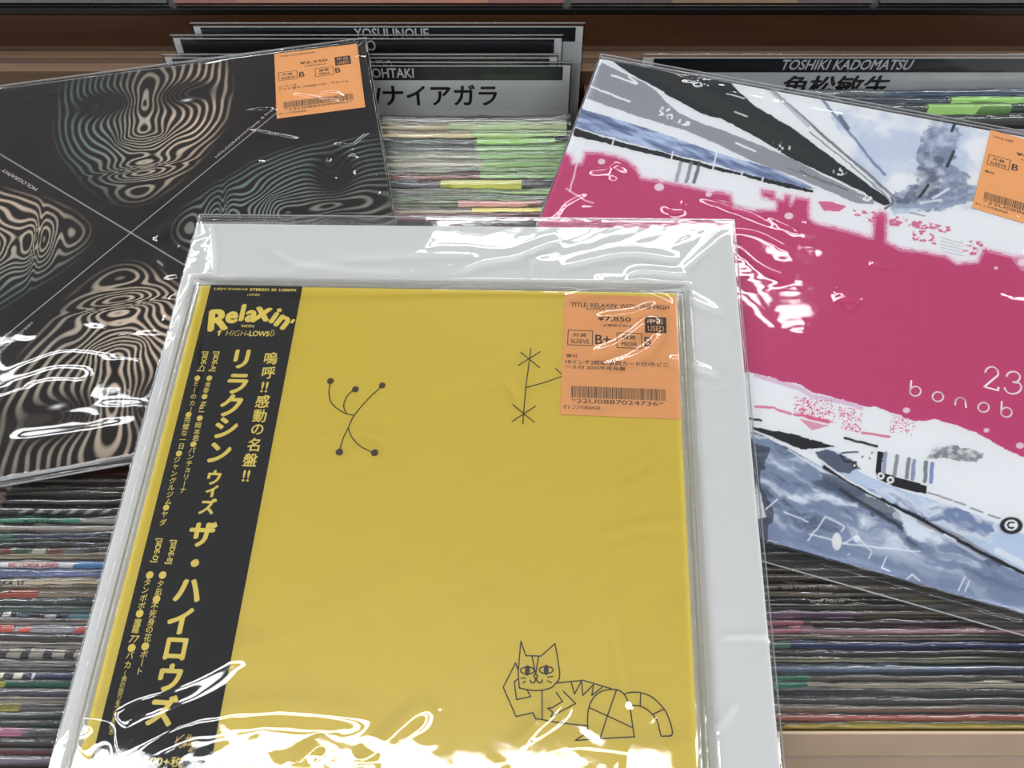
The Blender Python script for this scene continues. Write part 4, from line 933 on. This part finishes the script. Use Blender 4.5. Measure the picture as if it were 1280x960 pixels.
    m = inside(PX + nx * 12, PY + ny * 12, [(1156, 572), (1168, 560), (1190, 556), (1212, 562), (1229, 567), (1222, 579), (1173, 574)]); f3 = fbm(PX / 6, PY / 5, 123, 3); fill(np.where(m, np.clip(0.5 + (f3 - 0.4) * 2, 0, 0.95), 0), (122, 124, 130))
    for L in ([(1160, 616), (1190, 625)], [(1193, 627), (1206, 631)], [(1214, 635), (1228, 640)], [(1236, 643), (1250, 648)]): line(L, 2.4, (130, 132, 140), 0.9)
    e = np.hypot((PX - 1264) / 15.5, (PY - 657) / 11.5); fill(np.clip((1 - e) * 8, 0, 1), (24, 25, 28)); e2 = np.hypot((PX - 1264) / 9.0, (PY - 656.5) / 7.5); fill(np.clip((1 - e2) * 6, 0, 1), (234, 236, 238))
    e3 = np.hypot((PX - 1264) / 1.0, (PY - 656.5) * 1.1); fill(np.where(((np.abs(e3 - 4.0) < 1.2) & ~((PX > 1265) & (np.abs(PY - 656.5) < 2.2))), 1.0, 0.0), (24, 25, 28))
    return C
canvas('cover_print', LP, LP, 700, canvas_mat('painted_print', 0.42), paint_pink, pink)
pl = MB()
def circ(c, rx, ry, a0=0, a1=2 * PI, n=26): return [(c[0] + rx * math.cos(a0 + (a1 - a0) * i / n), c[1] + ry * math.sin(a0 + (a1 - a0) * i / n)) for i in range(n + 1)]
def pst(L, wd=0.9): stroke(pl, SP, L, wd, z=0.0002)
PZ = lambda u, v: (1080 + u / 6.4, 420 + v / 6.4)
for cx, cy in ((410, 443), (590, 487), (955, 572), (1138, 612), (1330, 660)):
    pst([PZ(*p) for p in circ((cx, cy), 43, 38)])
pst([PZ(378, 357), PZ(368, 440)]); pst([PZ(1101, 525), PZ(1096, 605)]); pst([PZ(*p) for p in [(728, 552), (730, 520)]] + [PZ(*p) for p in circ((770, 530), 40, 36, PI, 2 * PI)] + [PZ(815, 575)])
pst([PZ(*p) for p in [(968, 290)] + circ((1020, 300), 52, 52, PI * 1.05, PI * 2.1, 14) + [(960, 408), (1072, 436), (1074, 412)]], 1.05)
pst([PZ(*p) for p in [(1140, 322)] + circ((1192, 330), 54, 44, PI * 1.05, PI * 2.35, 14) + [(1190, 370), (1225, 376)] + circ((1190, 412), 66, 52, -PI * 0.25, PI * 0.98, 16)], 1.05)
pst([PZ(*p) for p in [(1500, 390), (1340, 350), (1318, 470), (1480, 510)]], 0.85); pst([PZ(*p) for p in [(1370, 400), (1450, 480)]], 0.85); pst([PZ(*p) for p in [(1450, 410), (1360, 470)]], 0.85)
pl.build('cover_lettering', mat('white_ink', (250, 240, 246), 0.5), pink)
price_tag(pink, SP, (1238, 163), (1384, 203), [('TITLE: 23区', 372, 520, 142, 165)], ('¥4,950', 775), ('B', 'B'), [('帯付', 368, 440, 514, 540)], '*22U0886052411*', 'orange price tag with boxed grade letter B')
pc = [cr(SP, L, a_, w_) for L, a_, w_ in (
    ([(735, 214), (752, 214), (770, 208), (785, 216)], 1.1, 2.2), ([(760, 208), (768, 226)], 1.0, 1.8), ([(825, 256), (840, 262), (856, 250)], 1.2, 2), ([(838, 268), (856, 262)], 1.0, 2), ([(842, 246), (850, 250), (858, 245)], 0.9, 1.6),
    ([(872, 247), (920, 262), (966, 282)], 1.1, 1.8), ([(900, 258), (960, 272), (1000, 292)], 0.9, 2), ([(905, 286), (945, 290), (990, 312)], 1.0, 2.2), ([(915, 300), (950, 330), (990, 350)], 1.0, 3), ([(690, 275), (705, 255), (735, 240)], 0.9, 1.6),
    ([(1045, 365), (1060, 372), (1078, 378)], 0.9, 2.4), ([(1050, 372), (1066, 388)], 0.8, 2.4), ([(1085, 328), (1110, 332), (1130, 320)], 0.7, 2), ([(920, 350), (960, 420), (960, 470)], 0.6, 6), ([(1100, 340), (1180, 400), (1270, 430)], 0.35, 8),
    ([(955, 682), (990, 680), (1020, 690), (1040, 704), (1070, 698), (1110, 712), (1150, 720)], 1.2, 2.0), ([(1062, 126), (1078, 130), (1100, 136)], 1.2, 2.2), ([(1150, 730), (1230, 752), (1280, 764)], 0.7, 2.4), ([(735, 175), (742, 110), (760, 84)], 0.7, 1.5),
    ([(1160, 700), (1180, 712)], 0.9, 2.4), ([(760, 74), (900, 110), (1100, 150), (1240, 178)], 0.7, 2))]
film_sleeve('plastic_sleeve', LP, LP, 0.0036, (0.0015, 0.003, 0.008, 0.010), pink, pc, 71, n=250, wrinkle=0.6, wav=0.0004, ang=0.3)
